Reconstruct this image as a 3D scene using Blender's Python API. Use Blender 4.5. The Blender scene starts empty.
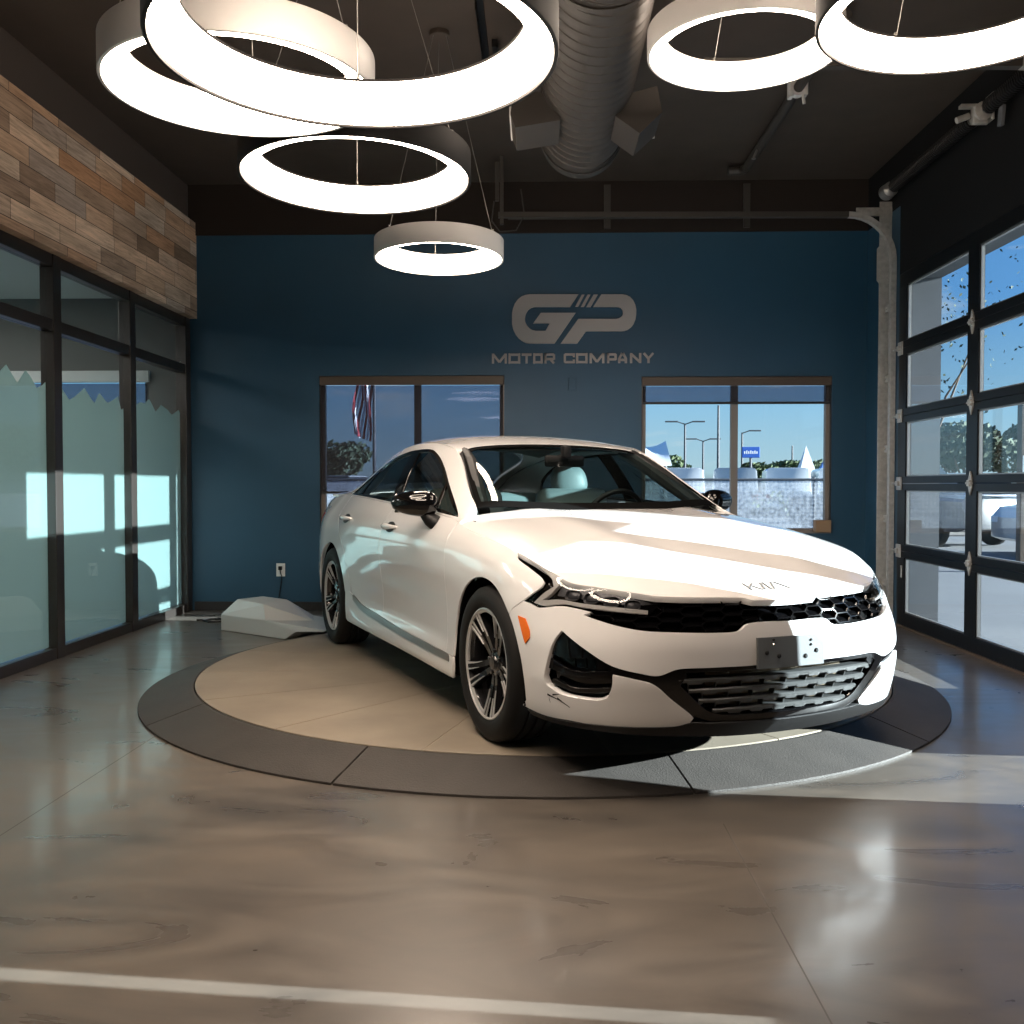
import bpy, bmesh, math, random
import numpy as np
from mathutils import Vector, Matrix
from mathutils.geometry import delaunay_2d_cdt
random.seed(7)
SC = bpy.context.scene
COL = SC.collection
PI = math.pi
def R(d): return d*PI/180

# ---------------------------------------------------------------- materials
MATS = {}
def nodes_of(name):
    m = bpy.data.materials.new(name); m.use_nodes = True
    nt = m.node_tree; nt.nodes.clear()
    out = nt.nodes.new('ShaderNodeOutputMaterial')
    MATS[name] = m
    return m, nt, out
def pbsdf(nt, **kw):
    b = nt.nodes.new('ShaderNodeBsdfPrincipled')
    for k, v in kw.items():
        k = k.replace('_', ' ')
        if k in b.inputs: b.inputs[k].default_value = v
    return b
def rgb(r, g, b): return (r, g, b, 1)
def simple(name, col, rough=.5, metal=0.0, coat=0.0, spec=.5, bump=0, bump_scale=60, vary=0.0, vary_scale=4, **kw):
    """plain surface with a little procedural variation"""
    m, nt, out = nodes_of(name)
    b = pbsdf(nt, Base_Color=rgb(*col), Roughness=rough, Metallic=metal, Coat_Weight=coat, Coat_Roughness=.03, Specular_IOR_Level=spec, **kw)
    nt.links.new(b.outputs[0], out.inputs[0])
    tc = nt.nodes.new('ShaderNodeTexCoord')
    if vary:
        n = nt.nodes.new('ShaderNodeTexNoise'); n.inputs['Scale'].default_value = vary_scale; n.inputs['Detail'].default_value = 5
        nt.links.new(tc.outputs['Object'], n.inputs['Vector'])
        r = nt.nodes.new('ShaderNodeValToRGB')
        r.color_ramp.elements[0].position = .3; r.color_ramp.elements[1].position = .7
        r.color_ramp.elements[0].color = rgb(*[c*(1-vary) for c in col]); r.color_ramp.elements[1].color = rgb(*[min(1, c*(1+vary)) for c in col])
        nt.links.new(n.outputs['Fac'], r.inputs[0]); nt.links.new(r.outputs[0], b.inputs['Base Color'])
    if bump:
        n = nt.nodes.new('ShaderNodeTexNoise'); n.inputs['Scale'].default_value = bump_scale; n.inputs['Detail'].default_value = 4
        nt.links.new(tc.outputs['Object'], n.inputs['Vector'])
        bp = nt.nodes.new('ShaderNodeBump'); bp.inputs['Strength'].default_value = bump; bp.inputs['Distance'].default_value = .01
        nt.links.new(n.outputs['Fac'], bp.inputs['Height']); nt.links.new(bp.outputs[0], b.inputs['Normal'])
    return m
def glass(name, tint=(1, 1, 1), refl=.06, rough=0.0, ior=1.45):
    """thin pane: see-through with a fresnel reflection"""
    m, nt, out = nodes_of(name)
    t = nt.nodes.new('ShaderNodeBsdfTransparent'); t.inputs[0].default_value = rgb(*tint)
    g = nt.nodes.new('ShaderNodeBsdfGlossy'); g.inputs['Roughness'].default_value = rough
    f = nt.nodes.new('ShaderNodeFresnel')
    ge = nt.nodes.new('ShaderNodeNewGeometry'); mi = nt.nodes.new('ShaderNodeMix'); mi.inputs[2].default_value = ior; mi.inputs[3].default_value = 1/ior     # same reflection from either side of a thin sheet
    nt.links.new(ge.outputs['Backfacing'], mi.inputs[0]); nt.links.new(mi.outputs[0], f.inputs['IOR'])
    mx = nt.nodes.new('ShaderNodeMixShader')
    nt.links.new(f.outputs[0], mx.inputs[0]); nt.links.new(t.outputs[0], mx.inputs[1]); nt.links.new(g.outputs[0], mx.inputs[2])
    nt.links.new(mx.outputs[0], out.inputs[0])
    return m
def emit(name, col, strength):
    m, nt, out = nodes_of(name)
    e = nt.nodes.new('ShaderNodeEmission'); e.inputs[0].default_value = rgb(*col); e.inputs[1].default_value = strength
    nt.links.new(e.outputs[0], out.inputs[0])
    return m

# ---------------------------------------------------------------- objects
def tag(o, label=None, cat=None, group=None, kind=None):
    if label: o['label'] = label
    if cat: o['category'] = cat
    if group: o['group'] = group
    if kind: o['kind'] = kind
    return o
def empty(name, loc=(0, 0, 0), rz=0.0, parent=None):
    o = bpy.data.objects.new(name, None); COL.objects.link(o)
    o.empty_display_size = .1
    o.location = loc; o.rotation_euler = (0, 0, rz)
    if parent: o.parent = parent
    return o
def raw(name, verts, faces, mat, parent=None, smooth=False, normals=None, angle=None):
    me = bpy.data.meshes.new(name)
    me.from_pydata([tuple(map(float, v)) for v in verts], [], [tuple(map(int, f)) for f in faces])
    me.update()
    if smooth:
        me.polygons.foreach_set('use_smooth', [True]*len(me.polygons))
        if angle is not None: me.set_sharp_from_angle(angle=R(angle))
    if normals is not None:
        me.normals_split_custom_set_from_vertices([tuple(map(float, n)) for n in normals])
    for m in (mat if isinstance(mat, (list, tuple)) else [mat]): me.materials.append(MATS[m] if isinstance(m, str) else m)
    o = bpy.data.objects.new(name, me); COL.objects.link(o)
    if parent: o.parent = parent
    return o

class MB:
    """collects shapes into ONE mesh"""
    def __init__(s): s.v = []; s.f = []; s.mi = []
    def add(s, verts, faces, mi=0):
        n = len(s.v); s.v += [tuple(map(float, v)) for v in verts]
        for f in faces: s.f.append(tuple(int(i)+n for i in f)); s.mi.append(mi)
        return s
    def box(s, c, d, rot=None, mi=0, bev=0.0):
        """box centred at c, size d, optional 3x3 rotation, optional bevel"""
        bm = bmesh.new(); bmesh.ops.create_cube(bm, size=1)
        bmesh.ops.scale(bm, vec=d, verts=bm.verts)
        if bev: bmesh.ops.bevel(bm, geom=bm.edges[:], offset=bev, segments=2, affect='EDGES', profile=.5)
        if rot is not None: bmesh.ops.transform(bm, matrix=rot.to_4x4(), verts=bm.verts)
        bmesh.ops.translate(bm, vec=c, verts=bm.verts)
        bm.verts.index_update()
        s.add([v.co[:] for v in bm.verts], [[v.index for v in f.verts] for f in bm.faces], mi); bm.free()
        return s
    def bb(s, x0, x1, y0, y1, z0, z1, mi=0, bev=0.0):
        return s.box(((x0+x1)/2, (y0+y1)/2, (z0+z1)/2), (abs(x1-x0), abs(y1-y0), abs(z1-z0)), None, mi, bev)
    def tube(s, pts, r, n=10, cap=True, mi=0, closed=False):
        pts = [Vector(p) for p in pts]; rs = r if isinstance(r, (list, tuple)) else [r]*len(pts)
        m = len(pts); V = []; F = []; prev = None
        for i, p in enumerate(pts):
            a = pts[i-1] if (i > 0 or closed) else p; b = pts[(i+1) % m] if (i < m-1 or closed) else p
            t = (b-a).normalized()
            if prev is None:
                prev = t.orthogonal().normalized()
            x = (prev-t*prev.dot(t)).normalized(); y = t.cross(x); prev = x
            for k in range(n):
                an = 2*PI*k/n; V.append(p+(x*math.cos(an)+y*math.sin(an))*rs[i])
        for i in range(m if closed else m-1):
            j = (i+1) % m
            for k in range(n): F.append((i*n+k, i*n+(k+1) % n, j*n+(k+1) % n, j*n+k))
        if cap and not closed:
            F.append(tuple(range(n))[::-1]); F.append(tuple((m-1)*n+k for k in range(n)))
        return s.add(V, F, mi)
    def lathe(s, prof, n=48, axis='z', c=(0, 0, 0), mi=0, closed=False):
        """prof: list of (radius, height)"""
        V = []; F = []; m = len(prof)
        for r, h in prof:
            for k in range(n):
                a = 2*PI*k/n; x, y = r*math.cos(a), r*math.sin(a)
                p = {'z': (x, y, h), 'y': (x, h, y), 'x': (h, x, y)}[axis]
                V.append((p[0]+c[0], p[1]+c[1], p[2]+c[2]))
        for i in range(m if closed else m-1):
            j = (i+1) % m
            for k in range(n):
                f = (i*n+k, i*n+(k+1) % n, j*n+(k+1) % n, j*n+k)
                F.append(f if axis != 'y' else f[::-1])
        return s.add(V, F, mi)
    def poly(s, pts2, z0, z1, tf=None, mi=0):
        """extruded 2-D polygon; tf maps (a, b, h) to xyz"""
        n = len(pts2); tf = tf or (lambda a, b, h: (a, b, h))
        area = sum(pts2[i][0]*pts2[(i+1) % n][1]-pts2[(i+1) % n][0]*pts2[i][1] for i in range(n))
        if area < 0: pts2 = pts2[::-1]
        V = [tf(a, b, z0) for a, b in pts2]+[tf(a, b, z1) for a, b in pts2]
        r = delaunay_2d_cdt([Vector(p) for p in pts2], [], [list(range(n))], 1, 1e-6)
        F = []
        mp = {}
        for i, o in enumerate(r[3]):
            if o: mp[i] = o[0]
        for t in r[2]:
            try: t = [mp[i] for i in t]
            except KeyError: continue
            F.append([i+n for i in t]); F.append(t[::-1])
        for i in range(n): F.append((i, (i+1) % n, (i+1) % n+n, i+n))
        return s.add(V, F, mi)
    def build(s, name, mat, parent=None, smooth=False, angle=35):
        o = raw(name, s.v, s.f, mat, parent)
        me = o.data
        if isinstance(mat, (list, tuple)): me.polygons.foreach_set('material_index', s.mi)
        bm = bmesh.new(); bm.from_mesh(me); bmesh.ops.recalc_face_normals(bm, faces=bm.faces[:]); bm.to_mesh(me); bm.free()
        if smooth:
            me.polygons.foreach_set('use_smooth', [True]*len(me.polygons)); me.set_sharp_from_angle(angle=R(angle))
        return o

def copy_tree(o, parent=None):
    c = o.copy(); COL.objects.link(c)
    if parent: c.parent = parent
    for ch in [x for x in bpy.data.objects if x.parent == o and x != c]: copy_tree(ch, c)
    return c

# ---------------------------------------------------------------- trimmed surface panels
def smooth_line(pts, step=.012, closed=True, corner=32):
    """resample a 2-D outline: straight between corners, rounded through gentle bends"""
    P = [np.array(p, float) for p in pts]; n = len(P); out = []
    sharp = []
    for i in range(n):
        a = P[i]-P[i-1]; b = P[(i+1) % n]-P[i]
        ang = math.degrees(math.acos(np.clip(a@b/(np.linalg.norm(a)*np.linalg.norm(b)+1e-12), -1, 1)))
        sharp.append(ang > corner)
    for i in range(n):
        p0, p1, p2, p3 = P[i-1], P[i], P[(i+1) % n], P[(i+2) % n]
        L = np.linalg.norm(p2-p1); k = max(1, int(math.ceil(L/step)))
        m1 = (p2-p1) if sharp[i] else (p2-p0)*L/(np.linalg.norm(p2-p1)+np.linalg.norm(p1-p0))
        m2 = (p2-p1) if sharp[(i+1) % n] else (p3-p1)*L/(np.linalg.norm(p3-p2)+L)
        for j in range(k):
            t = j/k
            out.append((2*t**3-3*t**2+1)*p1+(t**3-2*t**2+t)*m1+(-2*t**3+3*t**2)*p2+(t**3-t**2)*m2)
    return np.array(out)
def inside(poly, q):
    x, y = q[:, 0], q[:, 1]; c = np.zeros(len(q), bool)
    px, py = poly[:, 0], poly[:, 1]; n = len(poly); j = n-1
    for i in range(n):
        m = ((py[i] > y) != (py[j] > y))
        with np.errstate(divide='ignore', invalid='ignore'):
            c ^= m & (x < (px[j]-px[i])*(y-py[i])/(py[j]-py[i]+1e-30)+px[i])
        j = i
    return c
def dist_poly(poly, q):
    d = np.full(len(q), 1e9)
    for i in range(len(poly)):
        a, b = poly[i-1], poly[i]; e = b-a; L = e@e+1e-18
        t = np.clip(((q-a)@e)/L, 0, 1); d = np.minimum(d, np.hypot(*(q-(a+t[:, None]*e)).T))
    return d
def inset(poly, g):
    """move a closed outline inwards by g"""
    n = len(poly); A = 0.5*np.sum(poly[:, 0]*np.roll(poly[:, 1], -1)-np.roll(poly[:, 0], -1)*poly[:, 1]); sg = 1 if A > 0 else -1
    e = np.roll(poly, -1, 0)-poly; e /= np.linalg.norm(e, axis=1, keepdims=True)+1e-12
    nr = np.stack([-e[:, 1], e[:, 0]], -1)*sg
    m = nr+np.roll(nr, 1, 0); l = np.linalg.norm(m, axis=1, keepdims=True); m = m/np.maximum(l, .6)
    k = 1/np.maximum(.5, np.sum(m*nr, 1, keepdims=True))
    return poly+m*g*np.minimum(k, 1.6)
def panel_data(outline, fn, s=-1, holes=(), gap=.002, grid=.03, off=0.0, depth=.012, corner=32, step=.014, rim=True):
    """dense mesh of the part of surface fn inside an outline, with a folded-in edge; returns verts, faces, normals"""
    B = smooth_line(outline, step, corner=corner)
    if gap: B = inset(B, gap)
    loops = [B]+[inset(smooth_line(h, step, corner=corner), -gap) for h in holes]
    lo, hi = B.min(0), B.max(0)
    gx = np.arange(lo[0]-grid, hi[0]+grid, grid); gy = np.arange(lo[1]-grid, hi[1]+grid, grid*.8)
    G = np.array([(x+(grid*.5 if j % 2 else 0), y) for j, y in enumerate(gy) for x in gx])
    ok = inside(B, G) & (dist_poly(B, G) > grid*.45)
    for h in loops[1:]: ok &= ~inside(h, G) & (dist_poly(h, G) > grid*.45)
    G = G[ok]
    pts = []; edges = []
    for l in loops:
        n0 = len(pts); n = len(l); pts += [Vector(p) for p in l]; edges += [(n0+i, n0+(i+1) % n) for i in range(n)]
    pts += [Vector(p) for p in G]
    r = delaunay_2d_cdt(pts, edges, [], 0, 1e-7)
    V = np.array([v[:] for v in r[0]]); F = np.array([f for f in r[2] if len(f) == 3])
    c = V[F].mean(1); keep = inside(B, c)
    for h in loops[1:]: keep &= ~inside(h, c)
    F = F[keep]
    def nrm(uv):
        e = 2e-3
        du = fn(uv+[e, 0], off, s)-fn(uv-[e, 0], off, s); dv = fn(uv+[0, e], off, s)-fn(uv-[0, e], off, s)
        n = np.cross(du, dv); return n/(np.linalg.norm(n, axis=1, keepdims=True)+1e-12)
    P = fn(V, off, s); N = nrm(V)
    # outward: away from the car's middle
    ctr = np.array([P[:, 0].mean()*.8-.28, 0, .45]); sg = np.sign(np.sum(N*(P-ctr), 1).sum()) or 1
    N = N*sg
    fn_ = np.cross(P[F[:, 1]]-P[F[:, 0]], P[F[:, 2]]-P[F[:, 0]])
    flip = np.sum(fn_*N[F[:, 0]], 1) < 0
    F[flip] = F[flip][:, ::-1]
    verts = [P]; norms = [N]; faces = [list(f) for f in F]; n0 = len(P)
    if rim and depth:
        # boundary edges folded inwards
        cnt = {}
        for f in faces:
            for i in range(3):
                a, b = f[i], f[(i+1) % 3]; cnt[(a, b)] = 1
        be = [(a, b) for a, b in cnt if (b, a) not in cnt]
        idx = sorted({i for e in be for i in e}); mp = {i: n0+k for k, i in enumerate(idx)}; n1 = n0+len(idx); mp2 = {i: n1+k for k, i in enumerate(idx)}
        PI_ = P[idx]; NI = N[idx]
        out = np.zeros_like(NI)
        im = {i: k for k, i in enumerate(idx)}
        for a, b in be:
            t = P[b]-P[a]; o = np.cross(t, N[a]); o /= np.linalg.norm(o)+1e-12
            out[im[a]] += o; out[im[b]] += o
        out /= np.linalg.norm(out, axis=1, keepdims=True)+1e-12
        nn = out*.8+NI*.5; nn /= np.linalg.norm(nn, axis=1, keepdims=True)
        verts += [PI_+out*.0006, PI_-NI*depth]; norms += [nn, out]
        for a, b in be:
            faces.append([b, a, mp[a]]); faces.append([b, mp[a], mp[b]])
            faces.append([mp[b], mp[a], mp2[a]]); faces.append([mp[b], mp2[a], mp2[b]])
    return np.concatenate(verts), faces, np.concatenate(norms)
def panel(name, outline, fn, mat, parent, sides=(-1,), **kw):
    """one mesh; sides=(-1, 1) joins a half with its mirror image"""
    V = []; F = []; N = []
    for s in sides:
        v, f, n = panel_data(outline, fn, s=s, **kw)
        k = len(V) and sum(len(x) for x in V)
        F += [[i+k for i in q] for q in f]; V.append(v); N.append(n)
    return raw(name, np.concatenate(V), F, mat, parent, smooth=True, normals=np.concatenate(N))
# ---------------------------------------------------------------- camera and colour management
cam_d = bpy.data.cameras.new('camera'); cam = bpy.data.objects.new('camera', cam_d); COL.objects.link(cam)
cam_d.sensor_fit = 'HORIZONTAL'; cam_d.sensor_width = 36; cam_d.lens = 36*985.58/1024
cam.location = (0, 0, 1.19)
cam.rotation_euler = (R(90-1.5692), 0, R(1.6267))
cam_d.clip_end = 500
SC.camera = cam
SC.view_settings.view_transform = 'Standard'; SC.view_settings.look = 'None'; SC.view_settings.gamma = 1; SC.view_settings.use_curve_mapping = False
# ---------------------------------------------------------------- car surfaces (car frame: x forward, y left, z up)
def cubic1(xs, ys):
    """natural cubic spline through (xs, ys); ys may be (n,) or (n,k)"""
    xs = np.asarray(xs, float); ys = np.asarray(ys, float)
    n = len(xs); h = np.diff(xs)
    A = np.zeros((n, n)); B = np.zeros(ys.shape)
    A[0, 0] = A[-1, -1] = 1
    for i in range(1, n-1):
        A[i, i-1] = h[i-1]; A[i, i] = 2*(h[i-1]+h[i]); A[i, i+1] = h[i]
        B[i] = 6*((ys[i+1]-ys[i])/h[i]-(ys[i]-ys[i-1])/h[i-1])
    M = np.linalg.solve(A, B)
    def f(x):
        x = np.asarray(x, float); i = np.clip(np.searchsorted(xs, x)-1, 0, n-2)
        hh = h[i]; a = (xs[i+1]-x); b = (x-xs[i])
        if ys.ndim == 2: hh = hh[..., None]; a = a[..., None]; b = b[..., None]
        xc0 = np.clip(a, -.15, None) if False else a
        return M[i]*xc0**3/(6*hh)+M[i+1]*b**3/(6*hh)+(ys[i]/hh-M[i]*hh/6)*a+(ys[i+1]/hh-M[i+1]*hh/6)*b
    return f

def pchip_rows(zs, V, z):
    """monotone hermite along the last axis of V (..., nz) at z"""
    h = np.diff(zs); d = np.diff(V, axis=-1)/h
    m = np.zeros_like(V)
    a, b = d[..., :-1], d[..., 1:]
    w1 = 2*h[1:]+h[:-1]; w2 = h[1:]+2*h[:-1]
    with np.errstate(divide='ignore', invalid='ignore'):
        hm = (w1+w2)/(w1/a+w2/b)
    m[..., 1:-1] = np.where(a*b > 0, hm, 0)
    m[..., 0] = d[..., 0]; m[..., -1] = d[..., -1]
    i = np.clip(np.searchsorted(zs, z)-1, 0, len(zs)-2)
    g = lambda T, j: np.take_along_axis(T, j[..., None], -1)[..., 0]
    z0 = zs[i]; hh = h[i]; t = (z-z0)/hh
    p0 = g(V, i); p1 = g(V, i+1); m0 = g(m, i); m1 = g(m, i+1)
    return ((2*t**3-3*t**2+1)*p0+(t**3-2*t**2+t)*hh*m0+(-2*t**3+3*t**2)*p1+(t**3-t**2)*hh*m1)

XF, XR, KU = .15, -3.05, .85
ZR = np.array([.10, .16, .22, .30, .38, .48, .60, .70, .78, .84, .90, .96, 1.03])
_D2R = math.pi/180
def _fr(t, d, o): return (XF+t*_D2R*KU, [d+v for v in o])
def _rr(t, d, o): return (XR-t*_D2R*KU, [d+v for v in o])
_ro = [-.12, -.08, -.05, -.02, -.008, 0, 0, -.005, -.02, -.03, -.045, -.06, -.13]
_cols = [
 _rr(90, .90, _ro), _rr(68, .938, _ro), _rr(51.5, .985, _ro), _rr(37.6, .97, _ro), _rr(19, .918, [-.12, -.07, -.035, -.015, -.006, 0, 0, -.003, -.012, -.026, -.052, -.098, -.16]),
 (-3.05, [.78, .83, .868, .885, .892, .895, .896, .893, .885, .868, .838, .792, .735]),
 (-2.62, [.80, .85, .880, .888, .892, .895, .896, .895, .890, .878, .853, .815, .764]),
 (-2.20, [.80, .855, .884, .876, .866, .870, .882, .891, .894, .886, .862, .828, .775]),
 (-1.60, [.80, .855, .884, .872, .850, .853, .870, .886, .893, .885, .861, .825, .768]),
 (-0.95, [.80, .855, .884, .872, .852, .855, .872, .886, .891, .881, .852, .805, .745]),
 (-0.42, [.82, .860, .884, .884, .878, .878, .885, .891, .887, .868, .825, .765, .69]),
 (-0.10, [.82, .850, .875, .887, .892, .894, .896, .895, .884, .852, .79, .70, .60]),
 (0.15, [.80, .845, .868, .884, .890, .894, .896, .891, .868, .815, .73, .62, .5]),
 _fr(15.8, .920, [-.10, -.06, -.032, -.014, -.004, 0, -.010, -.035, -.085, -.15, -.22, -.30, -.4]),
 _fr(27.4, .935, [-.10, -.06, -.032, -.014, -.002, -.006, -.035, -.075, -.14, -.20, -.27, -.34, -.44]),
 _fr(36.4, .926, [-.10, -.06, -.032, -.014, -.002, -.010, -.046, -.090, -.16, -.22, -.29, -.36, -.46]),
 _fr(45.5, .898, [-.10, -.06, -.032, -.014, -.002, -.010, -.042, -.086, -.16, -.22, -.29, -.37, -.47]),
 _fr(57.5, .840, [-.10, -.06, -.032, -.016, -.004, -.006, -.032, -.078, -.15, -.22, -.30, -.38, -.48]),
 _fr(72.8, .784, [-.10, -.06, -.032, -.018, -.006, -.002, -.022, -.068, -.15, -.23, -.31, -.39, -.49]),
 _fr(90, .762, [-.10, -.06, -.032, -.018, -.006, 0, -.018, -.064, -.15, -.23, -.31, -.39, -.49]),
]
_cols = [(2*(XR-PI/2*KU)-_cols[1][0], _cols[1][1])]+_cols+[(2*(XF+PI/2*KU)-_cols[-2][0], _cols[-2][1])]
_dspl = cubic1([c[0] for c in _cols], [c[1] for c in _cols])
UMIN, UMAX = XR-math.pi/2*KU, XF+math.pi/2*KU
def dfun(u, z):
    return pchip_rows(ZR, _dspl(u), np.asarray(z, float))
def body(uv, off=0.0, s=-1):
    """(u, z) -> xyz on the lower body; s=-1: the car's right side"""
    uv = np.atleast_2d(uv); u = uv[:, 0]; z = uv[:, 1]
    uf = np.where(u > UMAX, 2*UMAX-u, np.where(u < UMIN, 2*UMIN-u, u))
    d = dfun(uf, z)+off
    th = np.where(u > XF, (u-XF)/KU, np.where(u < XR, (XR-u)/KU, 0.0))
    x = np.where(u > XF, XF+d*np.sin(th), np.where(u < XR, XR-d*np.sin(th), u))
    y = d*np.cos(th)
    return np.stack([x, s*y, z+0*u], -1)

# hood
_hc = cubic1([-.62, -.35, -.1, .2, .5, .7, .80, .87, .92], [1.0, .974, .938, .875, .79, .724, .691, .664, .640])
# shut line between hood and fender, then along the top of the headlight (u, z)
SHUT = [(-.62, .932), (-.35, .893), (-.035, .856), (.203, .822), (.39, .779), (.545, .728), (.70, .704)]
_e = body(np.array(SHUT), s=1)
_hye = cubic1(list(_e[:, 0])+[.80, .92], list(_e[:, 1])+[.665, .64])
_hze = cubic1(list(_e[:, 0])+[.80, .92], list(_e[:, 2])+[.655, .63])
def hood(xy, off=0.0, s=1):
    xy = np.atleast_2d(xy); x = xy[:, 0]; y = xy[:, 1]
    a = np.abs(y); t = a/_hye(x); c = _hc(x); dr = c-_hze(x)
    # raised dome: a soft crease at half width
    cr = .010*np.exp(-((a-(.40-.12*np.clip(x, -.3, .9)))/.10)**2)*np.clip((.95-x)/.5, 0, 1)
    z = c-dr*(.45*t**2+.55*t**7)+cr
    return np.stack([x, s*y, z+off], -1)

# greenhouse
_rc = cubic1([-.30, -.42, -.60, -.9, -1.27, -1.45, -1.7, -2.0, -2.4, -2.7, -3.05, -3.4, -3.6, -3.95][::-1],
             [.93, .99, 1.070, 1.203, 1.340, 1.380, 1.405, 1.406, 1.372, 1.308, 1.185, 1.065, 1.01, .95][::-1])
_cx = [-3.9, -3.6, -3.3, -3.05, -2.7, -2.3, -1.9, -1.5, -1.175, -.87, -.565, -.40]
_cyy = cubic1(_cx, [.58, .57, .545, .535, .555, .582, .602, .605, .588, .648, .710, .742])
_czz = cubic1(_cx, [.92, .985, 1.06, 1.155, 1.245, 1.308, 1.340, 1.340, 1.298, 1.146, .985, .905])
_zb = cubic1([-3.4, -2.9, -2.5, -2.0, -1.5, -1.0, -.6, -.35], [1.03, 1.03, 1.022, 1.005, .985, .962, .937, .91])
def top(xy, off=0.0, s=1):
    xy = np.atleast_2d(xy); x = xy[:, 0]; y = xy[:, 1]
    t = np.abs(y)/_cyy(x); c = _rc(x); dr = c-_czz(x)
    return np.stack([x, s*y, c-dr*(.6*t**2+.4*t**6)+off], -1)
def green(xz, off=0.0, s=-1):
    """(x, z) -> side glass / pillar surface"""
    xz = np.atleast_2d(xz); x = xz[:, 0]; z = xz[:, 1]
    zb = _zb(x); yb = dfun(x, zb); yc = _cyy(x); zc = _czz(x)
    h = np.maximum(zc-zb, .03); t = (z-zb)/h
    y = yb+(yc-yb)*t+.05*h*4*t*(1-t)
    return np.stack([x, s*(y+off), z], -1)
# ================================================================ the white sedan on the turntable
simple('car_paint', (.81, .80, .80), rough=.22, coat=1.0, spec=.5)
simple('gloss_black', (.003, .003, .0035), rough=.07, coat=.25)
simple('satin_black', (.005, .005, .0055), rough=.45, spec=.35)
simple('matte_black', (.0025, .0025, .0025), rough=.9, spec=.05)
simple('grey_plastic', (.065, .068, .068), rough=.34, bump=.08, bump_scale=300)
simple('trim_grey', (.30, .29, .28), rough=.35, metal=.7)
simple('emblem_silver', (.16, .16, .165), rough=.35, metal=.3)
simple('chrome', (.72, .72, .72), rough=.10, metal=1.0)
simple('rim_silver', (.62, .61, .60), rough=.28, metal=.45)
simple('rim_black', (.010, .010, .011), rough=.18, coat=.5)
simple('tire_rubber', (.008, .0075, .007), rough=.7, spec=.3, bump=.15, bump_scale=220)
simple('brake_steel', (.20, .19, .19), rough=.35, metal=1.0)
simple('marker_amber', (.80, .16, .012), rough=.35, spec=.3)
simple('tail_red', (.30, .008, .008), rough=.1, coat=.8)
simple('seat_leather', (.28, .35, .36), rough=.45, bump=.1, bump_scale=90)
simple('cabin_dark', (.014, .014, .015), rough=.6)
simple('headliner', (.16, .15, .14), rough=.9)
simple('lamp_reflector', (.045, .045, .05), rough=.35, metal=.3)
simple('lamp_strip', (.36, .345, .33), rough=.28, coat=.5)
simple('condenser', (.11, .085, .05), rough=.5, metal=.5, bump=.3, bump_scale=200)
simple('bracket_grey', (.125, .135, .14), rough=.45, bump=.05, bump_scale=100)
glass('clear_glass', (.66, .77, .77))
glass('tint_glass', (.30, .35, .34))
glass('lens_glass', (.93, .94, .95))

car = tag(empty('sedan', (.568, 4.583, .09), -1.13285), 'white four-door sedan parked on the round turntable, nose towards the camera', 'car')
def mir(h):
    """outline given up to the middle -> whole outline, in (u, z)"""
    return list(h)+[(2*UMAX-a, b) for a, b in h[::-1] if abs(a-UMAX) > 1e-6]
def mirxy(h):
    """half outline with y >= 0 -> whole outline in (x, y)"""
    return list(h)+[(a, -b) for a, b in h[::-1] if b > 1e-6]
def arc(cx, cz, rx, rz, a0, a1, n=16):
    return [(cx+rx*math.cos(R(a0+(a1-a0)*i/n)), cz+rz*math.sin(R(a0+(a1-a0)*i/n))) for i in range(n+1)]
PAINT = 'car_paint'
# ---- hood
edge = [(-.545, float(_hye(-.545))), (-.35, float(_hye(-.35))), (-.03, float(_hye(-.03))), (.201, float(_hye(.201))), (.383, .802), (.470, .775), (.535, .752), (.592, .704),
        (.665, .637), (.735, .563), (.779, .500), (.823, .353), (.846, .178), (.869, .146), (.878, 0)]
hd = panel('hood', mirxy([(-.435, 0), (-.455, .35), (-.545, .735)]+edge), hood, PAINT, car, grid=.028, gap=.0025, depth=.025, corner=24)
# emblem letters on the nose of the hood: three joined strokes
em = MB()
def stroke(pts, w=.0036):
    for a, b in zip(pts[:-1], pts[1:]):
        P = []
        d = np.array(b)-np.array(a); d = d/np.linalg.norm(d); n = np.array([-d[1], d[0]])*w
        q = [np.array(a)-n, np.array(b)-n, np.array(b)+n, np.array(a)+n]
        q3 = [hood(np.array([[.795-.062*v, u]]), o)[0] for o in (.0, .003) for u, v in q]
        em.add(q3, [(0, 1, 2, 3), (4, 5, 6, 7), (0, 1, 5, 4), (1, 2, 6, 5), (2, 3, 7, 6), (3, 0, 4, 7)])
for ch in ([(-.092, 1), (-.092, 0)], [(-.086, .35), (-.046, 1)], [(-.070, .62), (-.042, 0), (-.030, 0), (-.012, 1)], [(0.0, 1), (0.0, 0)],
           [(.014, 0), (.042, 1), (.056, 1), (.092, 0)]):
    stroke(ch)
em.build('emblem', 'emblem_silver', hd)
# ---- windshield, roof, rear window, boot lid (all on the upper surface)
def cant(x, k=1.0): return float(_cyy(x))*k
wsh = [(-.40, 0), (-.43, .35), (-.565, cant(-.565, .985)), (-.87, cant(-.87, .975)), (-1.13, cant(-1.13, .955)), (-1.20, .46), (-1.245, .25), (-1.258, 0)]
panel('windshield', mirxy(wsh), top, 'clear_glass', car, gap=0, grid=.06, depth=0, rim=False, off=-.004)
def ring(name, outer, inner, fn, mat, parent, **kw):
    return panel(name, outer, fn, mat, parent, holes=[inner], **kw)
wsin = [(-.47, 0), (-.50, .35), (-.61, cant(-.61, .945)), (-.87, cant(-.87, .935)), (-1.10, cant(-1.10, .92)), (-1.16, .46), (-1.20, .25), (-1.215, 0)]
ring('windshield_surround', mirxy(wsh), mirxy(wsin), top, 'matte_black', car, gap=0, off=-.002, depth=.004, grid=.03)
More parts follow.
